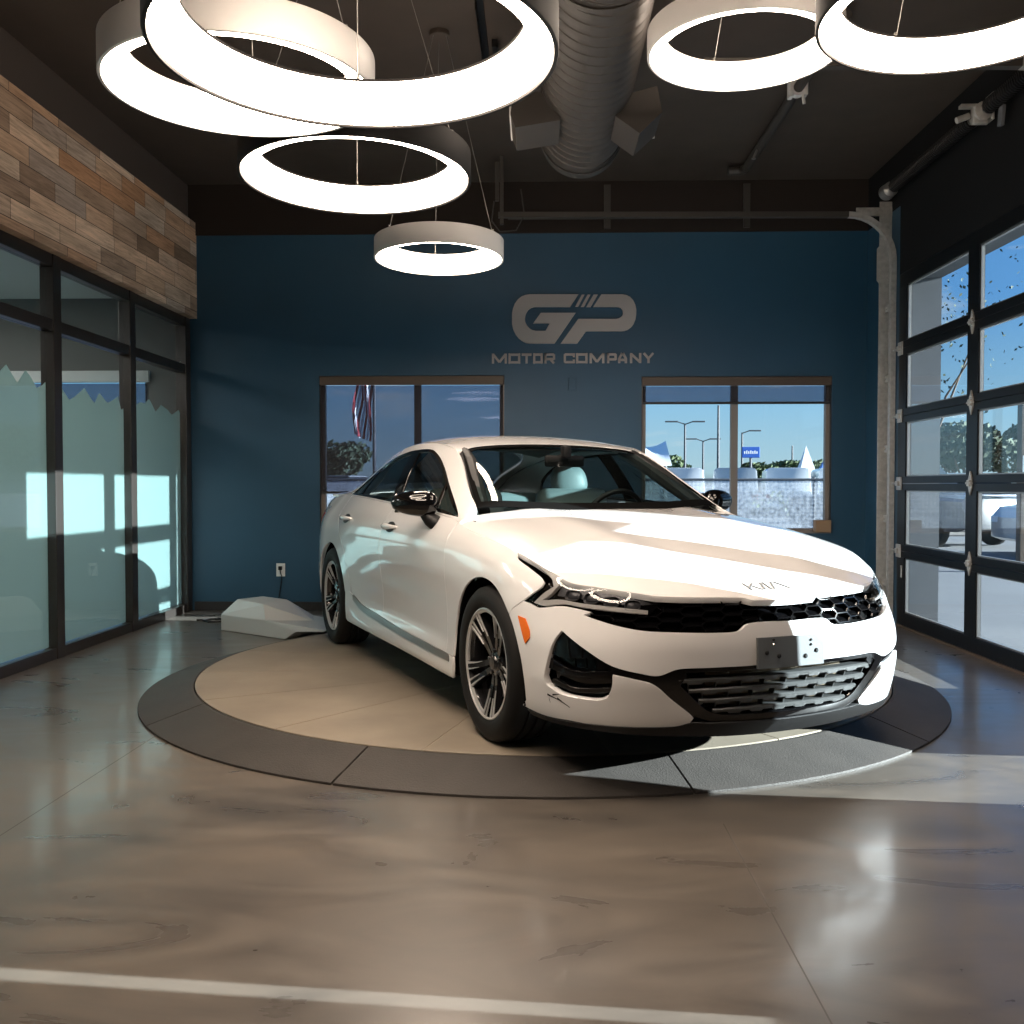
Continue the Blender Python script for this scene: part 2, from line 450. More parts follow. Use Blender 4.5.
rf = [(-1.262, 0), (-1.249, .25), (-1.205, .46), (-1.14, cant(-1.14, .962)), (-1.145, cant(-1.145)), (-1.5, cant(-1.5)), (-1.9, cant(-1.9)), (-2.3, cant(-2.3)), (-2.7, cant(-2.7)), (-3.05, cant(-3.05)), (-3.38, cant(-3.38)),
      (-3.42, .48), (-3.1, .455), (-2.7, .475), (-2.47, .40), (-2.44, 0)]
panel('roof', mirxy(rf), top, PAINT, car, grid=.035, gap=.001, depth=.02, corner=24)
panel('rear_window', mirxy([(-2.445, 0), (-2.475, .40), (-2.71, .47), (-3.1, .45), (-3.40, .46), (-3.42, 0)]), top, 'tint_glass', car, gap=.002, depth=0, rim=False, off=-.004, grid=.06)
panel('trunk_lid', mirxy([(-3.43, 0), (-3.43, .5), (-3.50, .56), (-3.80, .52), (-3.86, 0)]), top, PAINT, car, grid=.05, gap=.002, depth=.03)
# ---- sides
def SIDE(name, side): return name
belt = lambda x, dz=0: (x, float(_zb(x))+dz)
MOLD = [(-.45, .298), (-1.0, .303), (-1.366, .312), (-1.75, .328), (-2.124, .350), (-2.30, .392)]
def archc(cx): return (cx-.012, .318, .388, .385)
for s, nm in ((-1, 'right'), (1, 'left')):
    fa = arc(*archc(0), 43, 183, 14)
    panel('front_fender', [(-.515, .30), (-.515, .72), (-.52, .82), (-.53, .925), (-.47, .915), (-.35, .893), (-.035, .856), (.203, .822), (.23, .805), (.343, .769), (.423, .738), (.444, .721), (.441, .703), (.366, .647),
          (.339, .631), (.302, .609)]+fa+[(-.42, .298)], body, PAINT, car, sides=(s,), grid=.026, gap=.002, depth=.010, corner=26)
    fd = panel('front_door', [(-.515, .30), (-.515, .72), (-.52, .82), (-.53, .925)]+[belt(-.62), belt(-1.0), belt(-1.3), belt(-1.575), (-1.615, .85), (-1.68, .60), (-1.69, .326), (-1.366, .312), (-1.0, .303)], body, PAINT, car, sides=(s,), grid=.03, gap=.0025, depth=.03, corner=26)
    rd = panel('rear_door', [(-1.69, .326), (-1.68, .60), (-1.615, .85), belt(-1.575), belt(-2.0), belt(-2.4), belt(-2.80), (-2.78, .90), (-2.66, .81), (-2.50, .69), (-2.405, .55), (-2.36, .45), (-2.30, .392), (-2.124, .350)], body, PAINT, car, sides=(s,), grid=.03, gap=.0025, depth=.03, corner=26)
    ra = arc(*archc(-2.85), 12, 176, 18)
    panel('rear_quarter', [(-2.30, .392), (-2.36, .45), (-2.405, .55), (-2.50, .69), (-2.66, .81), (-2.78, .90), belt(-2.80), (-3.2, 1.03), (-3.6, 1.0), (-3.75, .97), (-3.75, .70), (-3.42, .70), (-3.30, .45)]+ra[::-1]+[(-2.435, .392)], body, PAINT, car, sides=(s,), grid=.03, gap=.002, depth=.010, corner=26)
    rk = panel('side_sill', MOLD+[(-2.40, .41), (-2.462, .40), (-2.462, .30), (-2.45, .225), (-2.40, .212), (-1.25, .205), (-.41, .195), (-.40, .25), (-.402, .298)], body, PAINT, car, sides=(s,), grid=.03, gap=.0015, depth=.012, off=.004, corner=26)
    panel('sill_molding', [(a, b+.004) for a, b in MOLD]+[(a, b-.030) for a, b in MOLD[::-1]], body, 'trim_grey', rk, sides=(s,), grid=.03, gap=.001, depth=.01, off=.008)
    # pillar frame and side glass
    dlo = [(-2.88, 1.036), (-2.72, 1.135), (-2.55, 1.20), (-2.34, 1.255), (-1.95, 1.300), (-1.70, 1.310), (-1.46, 1.304), (-1.30, 1.262), (-1.12, 1.188), (-.95, 1.105), (-.76, 1.018), (-.585, .944)]+[belt(-.85, .006), belt(-1.2, .006), belt(-1.63, .006), belt(-2.2, .006)]
    ctl = [(x, float(_czz(x))) for x in (-.55, -.72, -.87, -1.02, -1.175, -1.3, -1.5, -1.7, -1.9, -2.1, -2.3, -2.5, -2.7, -2.9, -3.05, -3.2, -3.33)]
    pf = panel('pillar_frame', [(-.50, .922)]+ctl+[(-3.40, 1.034), belt(-3.0, .001), belt(-2.5, .001), belt(-2.0, .001), belt(-1.5, .001), belt(-1.0, .001), belt(-.7, .001)], green, PAINT, car, sides=(s,), holes=[dlo], grid=.026, gap=.0, depth=.02, corner=28)
    din = np.array(dlo); din = inset(din, .018)
    ring('window_trim', dlo, [tuple(q) for q in din], green, 'gloss_black', pf, sides=(s,), off=-.002, gap=.001, depth=.012, grid=.03)
    panel('door_glass', [tuple(q) for q in inset(np.array(dlo), .012)], green, 'tint_glass', pf, sides=(s,), off=-.010, gap=0, depth=0, rim=False, grid=.06)
    panel('centre_pillar', [(-1.545, .99), (-1.70, .995), (-1.80, 1.305), (-1.645, 1.308)], green, 'gloss_black', pf, sides=(s,), off=-.004, gap=0, depth=.01, grid=.05)
    panel('quarter_bar', [(-2.53, 1.025), (-2.575, 1.025), (-2.50, 1.21), (-2.46, 1.223)], green, 'gloss_black', pf, sides=(s,), off=-.005, gap=0, depth=.01, grid=.05)
    panel('front_bar', [(-.90, .96), (-.935, .96), (-1.02, 1.13), (-.995, 1.122)], green, 'gloss_black', pf, sides=(s,), off=-.006, gap=0, depth=.01, grid=.05)
    # door handles: a cup and a pull bar
    for par, hx in ((fd, -1.455), (rd, -2.50)):
        h = MB(); zc = .868 if par is fd else .884
        V = []; n = 14; m = 8
        for i in range(n+1):
            t = i/n; x = hx+.125-(.25*t); w = .017*math.sin(PI*min(max(t, .04), .96))**.35; bulge = .030*math.sin(PI*t)**.5 if 0 < t < 1 else 0
            p = body(np.array([[x, zc]]), bulge+.004, s)[0]
            for k in range(m):
                a = 2*PI*k/m; V.append((p[0], p[1]+s*math.cos(a)*.010, p[2]+math.sin(a)*w))
        F = [(i*m+k, i*m+(k+1) % m, (i+1)*m+(k+1) % m, (i+1)*m+k) for i in range(n) for k in range(m)]+[tuple(range(m)), tuple(n*m+k for k in range(m))]
        h.add(V, F)
        h.build('door_handle', PAINT, par, smooth=True, angle=60)
        panel('handle_cup', arc(hx, zc-.004, .085, .030, 0, 342, 18), body, 'satin_black', par, sides=(s,), off=.001, gap=0, depth=0, rim=False)
    # side marker, lamp, mirror
    # headlight
    HLO = [(.203, .822), (.23, .805), (.343, .769), (.423, .738), (.444, .721), (.441, .703), (.366, .647), (.412, .634), (.452, .628), (.546, .640), (.616, .634), (.683, .626), (.872, .619), (.905, .648), (.942, .692), (.756, .703), (.633, .713), (.545, .727), (.482, .752), (.383, .785), (.252, .815)]
    hl = panel('headlight', HLO, body, 'gloss_black', car, sides=(s,), off=-.034, gap=-.002, depth=0, rim=False)
    panel('light_strip', [(.486, .706), (.462, .735), (.38, .772), (.30, .797), (.31, .803), (.40, .778), (.485, .745), (.505, .712), (.475, .672), (.447, .652), (.534, .660), (.612, .652), (.709, .646), (.871, .634), (.871, .622), (.711, .632), (.614, .640), (.544, .647), (.458, .634), (.412, .641), (.455, .684)], body, 'lamp_strip', hl, sides=(s,), off=-.010, gap=0, depth=.02, corner=40)
    panel('lamp_liner', [(.50, .672), (.62, .664), (.80, .650), (.90, .655), (.93, .690), (.756, .698), (.62, .708), (.53, .716), (.505, .70)], body, 'lamp_reflector', hl, sides=(s,), off=-.030, gap=0, depth=.01)
    for k, uu in enumerate((.575, .652, .732, .812)):
        zc = .679-.028*(k/3)**1.2; w = .031; hh = .0195
        pr = MB(); n = 20
        P = lambda a, b, o: body(np.array([[uu+a, zc+b]]), o, s)[0]
        V = []
        prof = [(1.0, -.012), (.93, -.009), (.86, -.012), (.80, -.022), (.5, -.017), (.0, -.015)]
        for r_, o in prof:
            for i in range(n):
                a = 2*PI*i/n; ca, sa = math.cos(a), math.sin(a)
                q = abs(ca)**.6*(1 if ca > 0 else -1), abs(sa)**.6*(1 if sa > 0 else -1)
                V.append(P(w*r_*q[0], hh*r_*q[1], o))
        F = [(i*n+j, i*n+(j+1) % n, (i+1)*n+(j+1) % n, (i+1)*n+j) for i in range(len(prof)-1) for j in range(n)]
        pr.add(V, F)
        pr.build('projector_lens', 'chrome' if False else 'lamp_reflector', hl, smooth=True, angle=25)
    panel('lens_cover', HLO, body, 'lens_glass', hl, sides=(s,), off=-.002, gap=.001, depth=0, rim=False)
    mk = panel('side_marker', [(.343, .584), (.388, .578), (.419, .534), (.422, .507), (.398, .481)], body, 'marker_amber', car, sides=(s,), off=.004, gap=0, depth=.006)
    # mirror
    mm = MB(); n = 24; rings = 14; V = []
    cxm, cym, czm = -.875, s*.920, 1.006
    for i in range(rings+1):
        t = -1+2*i/rings; w = max(1-abs(t)**2.6, 0)**.5
        for k in range(n):
            a = 2*PI*k/n; ca, sa = math.cos(a), math.sin(a)
            xx = .088*w*(abs(ca)**.8)*(1 if ca > 0 else -1); xx = min(xx, .088) if ca > 0 else max(xx, -.055)
            zz = .064*w*(abs(sa)**.85)*(1 if sa > 0 else -1)*(1.0 if sa < 0 else 1.05)*(1-.22*t*(1 if True else 0))
            yy = s*.112*t
            V.append((cxm+xx-.045*t, cym+yy, czm+zz+.004*t))
    F = [(i*n+k, i*n+(k+1) % n, (i+1)*n+(k+1) % n, (i+1)*n+k) for i in range(rings) for k in range(n)]
    mm.add(V, F)
    mo = mm.build('side_mirror', 'gloss_black', car, smooth=True, angle=70)
    st = MB(); st.tube([(-.80, s*.828, .905), (-.815, s*.855, .925), (-.855, s*.875, .962)], [.042, .038, .030], n=12)
    st.build('mirror_foot', 'satin_black', mo, smooth=True, angle=50)
    gl = MB(); gl.box((cxm-.056, cym, czm), (.004, .17, .095), Matrix.Rotation(s*.2, 3, 'Z'), bev=.0015); gl.build('mirror_glass', 'chrome', mo)
    # tail lamp
    panel('tail_lamp', [(-3.35, .90), (-3.75, .94), (-3.95, .92), (-3.95, .80), (-3.75, .78), (-3.5, .80)], body, 'tail_red', car, sides=(s,), off=.004, gap=0, depth=.01)

# ---- front bumper
BH = [(.302, .606), (.339, .628), (.366, .644), (.412, .632), (.452, .626), (.546, .639), (.616, .633), (.668, .624), (.640, .612), (.694, .597), (.774, .578), (.86, .564), (.949, .559), (1.144, .553), (1.24, .558), (1.286, .583), (UMAX, .584)]
BL = [(UMAX, .424), (1.31, .424), (1.097, .424), (.985, .422), (.918, .400), (.858, .408), (.758, .434), (.66, .490), (.565, .549), (.540, .510), (.516, .442), (.497, .368), (.507, .338), (.565, .312), (.643, .303), (.716, .304), (.744, .318), (.760, .36), (.762, .404),
      (.83, .390), (.902, .368), (.965, .309), (1.033, .252), (1.049, .236), (1.034, .216), (.974, .203), (.849, .203), (.692, .202), (.597, .208), (.469, .208), (.335, .222)]
half = BH+BL+arc(*archc(0), -10, 43, 8)
fbr = half[:len(BH)]
# the whole outline: right half out to the middle, then the mirrored half back
iu = len(BH)
outline = BH+[(2*UMAX-a, b) for a, b in BH[::-1][1:]]
lowr = BL+arc(*archc(0), -10, 43, 8)
outline = BH+[(2*UMAX-a, b) for a, b in BH[::-1][1:]]+[(2*UMAX-a, b) for a, b in lowr[::-1]][:-1]+[(UMAX, .424)]+lowr[1:]
fb = panel('front_bumper', outline, body, PAINT, car, grid=.024, gap=.0015, depth=.03, corner=30, step=.012)
# black liner behind every opening of the nose
panel('bumper_liner', mir([(.36, .64), (.46, .62), (.60, .60), (.60, .70), (.76, .70), (.92, .685), (UMAX, .655)])[:7]+mir([(.36, .64), (.46, .62), (.60, .60), (.60, .70), (.76, .70), (.92, .685), (UMAX, .655)])[7:]+[(2*UMAX-.42, .21), (.42, .21)],
      body, 'matte_black', fb, off=-.075, gap=0, grid=.05, depth=0, rim=False)
# gloss accent running from the corner vents to the lower grille
for s in (-1, 1):
    panel('accent_strip', [(.745, .438), (.858, .412), (.918, .404), (.985, .426), (1.02, .40), (.985, .345), (1.06, .262), (1.05, .235), (1.02, .25), (.95, .31), (.895, .362), (.83, .383), (.745, .400)], body, 'gloss_black', fb, sides=(s,), off=-.010, gap=0, depth=.02)
    v = panel('corner_vent', [(.560, .560), (.665, .500), (.775, .436), (.775, .36), (.755, .31), (.72, .296), (.64, .295), (.56, .304), (.497, .332), (.485, .37), (.508, .45), (.535, .52)], body, 'gloss_black', fb, sides=(s,), off=-.050, gap=0, depth=0, rim=False)
    panel('vent_blade', [(.560, .545), (.535, .500), (.522, .455), (.60, .450), (.66, .455), (.72, .455), (.65, .492)], body, 'gloss_black', v, sides=(s,), off=-.016, gap=0, depth=.03)
    panel('vent_blade', [(.515, .44), (.505, .40), (.62, .385), (.76, .40), (.762, .415), (.62, .402)], body, 'gloss_black', v, sides=(s,), off=-.020, gap=0, depth=.02)
    panel('vent_blade', [(.52, .345), (.62, .322), (.755, .335), (.755, .35), (.62, .338), (.525, .362)], body, 'gloss_black', v, sides=(s,), off=-.020, gap=0, depth=.02)
    # scuff marks on the right corner only
sc = MB()
for a, b, c, d in ((.505, .300, .555, .286), (.55, .292, .60, .262), (.512, .285, .515, .268), (.53, .302, .56, .308)):
    q = [body(np.array([[a, b]]), .0008, -1)[0], body(np.array([[c, d]]), .0008, -1)[0]]
    t = (q[1]-q[0]); up = np.array([0, 0, .0035]); o = body(np.array([[a, b]]), .0012, -1)[0]-q[0]
    sc.add([q[0]-up, q[1]-up*.3, q[1]+up*.3, q[0]+up]+[p+o for p in (q[0]-up, q[1]-up*.3, q[1]+up*.3, q[0]+up)], [(0, 1, 2, 3), (4, 5, 6, 7), (0, 1, 5, 4), (1, 2, 6, 5), (2, 3, 7, 6), (3, 0, 4, 7)])
tag(sc.build('paint_scuff', 'satin_black', fb), 'black scuff marks where the paint is scraped off')
# lower lip
panel('front_lip', mir([(.37, .213), (.469, .205), (.692, .204), (.974, .203), (1.04, .216), (1.10, .212), (1.275, .206), (UMAX, .203)])+[(2*UMAX-a, b) for a, b in [(.40, .195), (.69, .180), (.97, .165), (1.2, .152)]]+[(UMAX, .148)]+[(a, b) for a, b in [(1.2, .152), (.97, .165), (.69, .180), (.40, .195)]],
      body, 'satin_black', fb, off=.004, gap=0, grid=.03, depth=.03, corner=40)
# ---- grille with its scale-shaped cells
GH = [(.627, .611), (.694, .596), (.774, .577), (.86, .562), (.949, .557), (1.144, .551), (1.24, .556), (1.286, .580), (UMAX, .581)]
GT = [(UMAX, .667), (1.316, .667), (1.272, .678), (1.10, .686), (.942, .692), (.905, .648), (.872, .619), (.683, .626)]
gout = GH+[(2*UMAX-a, b) for a, b in GH[::-1][1:]]+[(2*UMAX-a, b) for a, b in GT[::-1]]+GT[1:]
gr = panel('front_grille', gout, body, 'matte_black', car, off=-.050, gap=0, grid=.04, depth=0, rim=False, corner=30)
cells = MB(); scal = MB(); GT2 = [(UMAX, .650), (1.316, .650), (1.272, .660), (1.10, .668), (.942, .676), (.905, .646), (.872, .619), (.683, .626)]
GP = np.array(GH+[(2*UMAX-a, b) for a, b in GH[::-1][1:]]+[(2*UMAX-a, b) for a, b in GT2[::-1]]+GT2[1:]); seen = set()
pu, pz = .125, .0325
def bP(a, b, o): return body(np.array([[a, b]]), o, -1)[0]
def clipseg(a, b):
    """keep the part of a bar that lies in the opening"""
    n = 9; T = np.linspace(0, 1, n); Q = np.array([(a[0]+(b[0]-a[0])*t, a[1]+(b[1]-a[1])*t) for t in T]); k = inside(GP, Q)
    if k.sum() < 2: return None
    i = np.where(k)[0]; return Q[i[0]], Q[i[-1]]
ha, hb, hh = .034, .020, .036            # half flat, point, row height
for c in range(-14, 15):
    for r in range(-1, 6):
        u0 = UMAX+c*(2*ha+hb); z0 = .556+r*hh+(hh/2 if c % 2 else 0)
        hx = [(u0-ha, z0), (u0-ha-hb, z0+hh/2), (u0-ha, z0+hh), (u0+ha, z0+hh), (u0+ha+hb, z0+hh/2), (u0+ha, z0)]
        for i in range(6):
            a, b = hx[i], hx[(i+1) % 6]
            key = tuple(sorted([(round(a[0], 3), round(a[1], 3)), (round(b[0], 3), round(b[1], 3))]))
            if key in seen: continue
            seen.add(key)
            q = clipseg(a, b)
            if q is None: continue
            (a, b) = q
            m = 3; V = []
            d = np.array(b)-np.array(a); L = np.hypot(*d)
            if L < .004: continue
            nn = np.array([-d[1], d[0]])/L
            for j in range(m+1):
                p = np.array(a)+d*j/m
                for w, o in ((.0036, -.044), (.0036, -.025), (.0018, -.021), (-.0018, -.021), (-.0036, -.025), (-.0036, -.044)):
                    e = p+nn*w; V.append(bP(e[0], e[1], o))
            cells.add(V, [(j*6+k, j*6+(k+1) % 6, (j+1)*6+(k+1) % 6, (j+1)*6+k) for j in range(m) for k in range(6)]+[tuple(range(6)), tuple(m*6+k for k in range(6))])
        ctr = np.array([[u0, z0+hh*.4]])
        if inside(GP, ctr)[0] and dist_poly(GP, ctr)[0] > .012:
            # slanted scale filling the lower part of the cell
            q = [(u0-ha, z0), (u0+ha, z0), (u0+ha+hb*.8, z0+hh*.45), (u0-ha-hb*.8, z0+hh*.45)]
            if all(inside(GP, np.array(q))):
                scal.add([bP(*q[0], -.024), bP(u0, z0, -.024), bP(*q[1], -.024), bP(*q[2], -.046), bP(u0, z0+hh*.45, -.046), bP(*q[3], -.046)], [(0, 1, 4, 5), (1, 2, 3, 4)])
cells.build('grille_mesh', 'gloss_black', gr, smooth=True, angle=30)
scal.build('grille_scales', 'gloss_black', gr, smooth=True)
# ---- lower grille
LO = [(.918, .400), (.985, .424), (1.097, .426), (UMAX, .426)]; LB = [(UMAX, .203), (1.275, .208), (1.142, .213), (1.055, .240), (.985, .318)]
LI = [(.968, .392), (1.005, .407), (1.10, .410), (UMAX, .410)]; LIB = [(UMAX, .232), (1.275, .236), (1.165, .242), (1.10, .262), (1.03, .325)]
def whole(t, b): return t+[(2*UMAX-a, z) for a, z in t[::-1][1:]]+[(2*UMAX-a, z) for a, z in b[::-1]][:-1]+b
lg = ring('lower_grille', whole(LO, LB), whole(LI, LIB), body, 'gloss_black', car, off=-.004, gap=0, depth=.06, grid=.03, corner=30)
panel('condenser_core', [(1.10, .40), (1.10, .25), (2*UMAX-1.10, .25), (2*UMAX-1.10, .40)], body, 'condenser', lg, off=-.070, gap=0, depth=0, rim=False, grid=.06)
LIP = np.array(whole(LI, LIB))
for k, z in enumerate((.376, .336, .296, .256)):
    sl = MB(); us = np.linspace(.9, 2*UMAX-.9, 120); q = inside(LIP, np.stack([us, np.full(120, z)], -1)); us = us[q]
    V = []; n = len(us)
    for i, uu in enumerate(us):
        wv = .0045 if ((uu-UMAX)/.115+k*.5) % 1 < .5 else -.0025     # stepped lower edge
        for zz, o in ((z+.009, -.016), (z+.004, -.010), (z-.009-wv, -.012), (z-.010-wv, -.020), (z+.006, -.055), (z+.011, -.055)):
            V.append(bP(uu, zz, o))
    sl.add(V, [(i*6+k_, i*6+(k_+1) % 6, (i+1)*6+(k_+1) % 6, (i+1)*6+k_) for i in range(n-1) for k_ in range(6)]+[tuple(range(6)), tuple((n-1)*6+k_ for k_ in range(6))])
    for j in range(-5, 6):
        uu = UMAX+(j+(k % 2)*.5)*.115
        if us[0] < uu < us[-1] and inside(LIP, np.array([[uu, z-.035]]))[0]:
            q = [bP(uu+du, zz, o) for du in (-.002, .002) for zz, o in ((z-.006, -.016), (z-.036, -.024), (z-.036, -.055), (z-.006, -.055))]
            sl.add(q, [(0, 1, 2, 3), (4, 5, 6, 7), (0, 1, 5, 4), (1, 2, 6, 5), (2, 3, 7, 6), (3, 0, 4, 7)])
    sl.build('slat', 'grey_plastic', lg)
# licence plate bracket, empty, with its screw holes
pb = MB(); n = 12; xs = np.linspace(-.155, .155, n); V = []
for y in xs:
    for z, o in ((.412, 0), (.412, .010), (.528, .010), (.528, 0)):
        V.append((.902-.16*y*y+o+.006-.03*(z-.42), y, z))
pb.add(V, [(i*4+k, i*4+(k+1) % 4, (i+1)*4+(k+1) % 4, (i+1)*4+k) for i in range(n-1) for k in range(4)]+[(0, 1, 2, 3), tuple((n-1)*4+k for k in range(4))])
po = tag(pb.build('plate_bracket', 'bracket_grey', car), 'empty grey licence plate bracket')
for y, z, m in ((-.115, .470, 'satin_black'), (-.06, .455, 'satin_black'), (.065, .448, 'satin_black'), (.118, .466, 'satin_black'), (-.085, .500, 'chrome'), (.092, .490, 'satin_black'), (-.085, .518, 'satin_black'), (.092, .508, 'satin_black')):
    r_ = .009 if abs(z-.46) < .02 else .005
    b_ = MB(); b_.lathe([(0, .004), (r_*.6, .004), (r_, .001), (r_, -.004)], 14, 'x', (.902-.16*y*y+.017-.03*(z-.42), y, z)); b_.build('screw', m, po)
# ---- rear end
panel('rear_bumper', [(-3.30, .45), (-3.42, .70), (-3.75, .70), (UMIN, .70)]+[(2*UMIN-a, b) for a, b in [(-3.75, .70), (-3.42, .70), (-3.30, .45)]]+[(2*UMIN+3.245, .34), (2*UMIN+3.25, .25), (UMIN, .22), (-3.25, .25), (-3.245, .34)], body, PAINT, car, gap=.002, grid=.05, depth=.03)
panel('trunk_face', [(-3.75, .70), (-3.75, .97), (UMIN, .98), (2*UMIN+3.75, .97), (2*UMIN+3.75, .70)], body, PAINT, car, gap=.002, grid=.06, depth=.03)
# ---- dark inner shell so the panel gaps read dark, and a floor pan
sh = MB()
us = np.linspace(UMIN, 2*UMAX-UMIN, 260)
us = np.concatenate([np.linspace(-3.5, -3.28, 5), np.linspace(-2.42, -.42, 26), ])
for s in (-1, 1):
    for seg in (np.linspace(-2.42, -.42, 24),):
        zz = np.linspace(.20, .93, 10); g = np.array([[u, z] for u in seg for z in zz]); P = body(g, -.035, s); m = len(zz)
        sh.add(P, [(i*m+j, i*m+j+1, (i+1)*m+j+1, (i+1)*m+j) for i in range(len(seg)-1) for j in range(m-1)])
ring_ = body(np.stack([np.linspace(UMIN, 2*UMAX-UMIN, 90), np.full(90, .2)], -1), -.05, -1)
for cx in (0, -2.85):
    for s in (-1, 1):
        a = [(cx-.012+.390*math.cos(R(t)), .318+.387*math.sin(R(t))) for t in range(-14, 195, 11)]; m = len(a)
        V = [(x, s*.868, z) for x, z in a]+[(x, s*.50, z) for x, z in a]
        sh.add(V, [(i, i+1, m+i+1, m+i) for i in range(m-1)])
        sh.add([(cx-.4, s*.5, .16), (cx+.38, s*.5, .16), (cx+.38, s*.5, .72), (cx-.4, s*.5, .72)], [(0, 1, 2, 3)])
sh.add([(.38, -.78, .19), (.38, .78, .19), (-.40, .78, .19), (-.40, -.78, .19)], [(0, 1, 2, 3)])
sh.add([(-.40, -.82, .19), (-.40, .82, .19), (-2.46, .82, .19), (-2.46, -.82, .19)], [(0, 1, 2, 3)])
sh.add([(.34, -.78, .20), (.60, -.66, .19), (.75, -.40, .18), (.80, 0, .18), (.75, .40, .18), (.60, .66, .19), (.34, .78, .20)], [tuple(range(7))])
sh.build('underbody', 'matte_black', car)
# ---- cabin
cb = MB()
cb.bb(-3.3, -.5, -.72, .72, .22, .30)
cb.bb(-.52, -.44, -.72, .72, .3, .86)                       # firewall
cb.bb(-3.4, -2.95, -.60, .60, .3, .98)                      # parcel shelf block
for s in (-1, 1): cb.bb(-2.9, -.6, s*.70, s*.76, .3, .90)
cb.build('cabin_tub', 'cabin_dark', car)
ds = MB()
prof = [(-.47, .90), (-.62, .945), (-.85, .965), (-1.02, .955), (-1.08, .90), (-1.05, .74), (-.50, .70)]
V = [(x, y, z-.04*(abs(y)/.72)**2) for y in np.linspace(-.72, .72, 13) for x, z in prof]; m = len(prof)
ds.add(V, [(i*m+k, i*m+(k+1) % m, (i+1)*m+(k+1) % m, (i+1)*m+k) for i in range(12) for k in range(m)])
ds.build('dashboard', 'cabin_dark', car, smooth=True, angle=50)
def seat(y, x=-1.45, wide=.25, name='front_seat'):
    b = MB(); b.box((x+.22, y, .47), (.52, wide*2, .18), Matrix.Rotation(-.12, 3, 'Y'), bev=.05)
    o = b.build(name, 'seat_leather', car, smooth=True, angle=60)
    k = MB(); k.box((x-.12, y, .78), (.15, wide*2*.96, .62), Matrix.Rotation(-.30, 3, 'Y'), bev=.06); k.build('backrest', 'seat_leather', o, smooth=True, angle=60)
    h = MB()
    n = 16; rr = 10; V = []
    for i in range(rr+1):
        t = -1+2*i/rr; w = (1-abs(t)**3)**.5 if abs(t) < 1 else 0
        for q in range(n):
            a = 2*PI*q/n; V.append((x-.23+.055*w*math.cos(a)-.02*t, y+.125*w*(abs(math.sin(a))**.7)*(1 if math.sin(a) > 0 else -1)*(1-.12*t), 1.135+.100*t))
    h.add(V, [(i*n+q, i*n+(q+1) % n, (i+1)*n+(q+1) % n, (i+1)*n+q) for i in range(rr) for q in range(n)])
    h.build('headrest', 'seat_leather', o, smooth=True, angle=80)
    return o
seat(.36); seat(-.36)
b = MB(); b.box((-2.30, 0, .47), (.5, 1.24, .18), None, bev=.05); rs = b.build('rear_seat', 'seat_leather', car, smooth=True, angle=60)
b = MB(); b.box((-2.62, 0, .76), (.14, 1.24, .60), Matrix.Rotation(-.38, 3, 'Y'), bev=.05); b.build('backrest', 'seat_leather', rs, smooth=True, angle=60)
sw = MB(); sw.tube([(-1.10+.08*math.sin(a)*1, .36+.185*math.cos(a), .955+.165*math.sin(a)) for a in np.linspace(0, 2*PI, 33)[:-1]], .016, n=10, closed=True)
sw.box((-1.08, .36, .95), (.05, .15, .11), None, bev=.02)
for a in (0, PI, -PI/2): sw.tube([(-1.09, .36+.06*math.cos(a), .95+.04*math.sin(a)), (-1.10+.08*math.sin(a), .36+.18*math.cos(a), .955+.16*math.sin(a))], .013, n=8)
sw.v = [(x, y, z-.055) for x, y, z in sw.v]
sw.build('steering_wheel', 'satin_black', car, smooth=True)
rv = MB(); rv.box((-1.02, 0, 1.232), (.03, .25, .065), Matrix.Rotation(.1, 3, 'Z'), bev=.012); rv.box((-1.0, 0, 1.285), (.05, .05, .07), None, bev=.01); rv.build('rearview_mirror', 'satin_black', car, smooth=True)
for s in (-1, 1):
    pt = MB(); pts = [(x, s*(cant(x)-.055), float(_czz(x))-.035) for x in (-.60, -.75, -.90, -1.05, -1.175, -1.30)]
    pt.tube(pts, [.030, .040, .045, .045, .042, .035], n=10); pt.build('pillar_trim', 'cabin_dark', car, smooth=True)
hlp = MB(); xs = np.linspace(-2.42, -1.24, 10); ys = np.linspace(-.5, .5, 7)
hlp.add([top(np.array([[x, y]]), -.03)[0] for x in xs for y in ys], [(i*7+j, i*7+j+1, (i+1)*7+j+1, (i+1)*7+j) for i in range(9) for j in range(6)])
hlp.build('headliner', 'headliner', car, smooth=True)
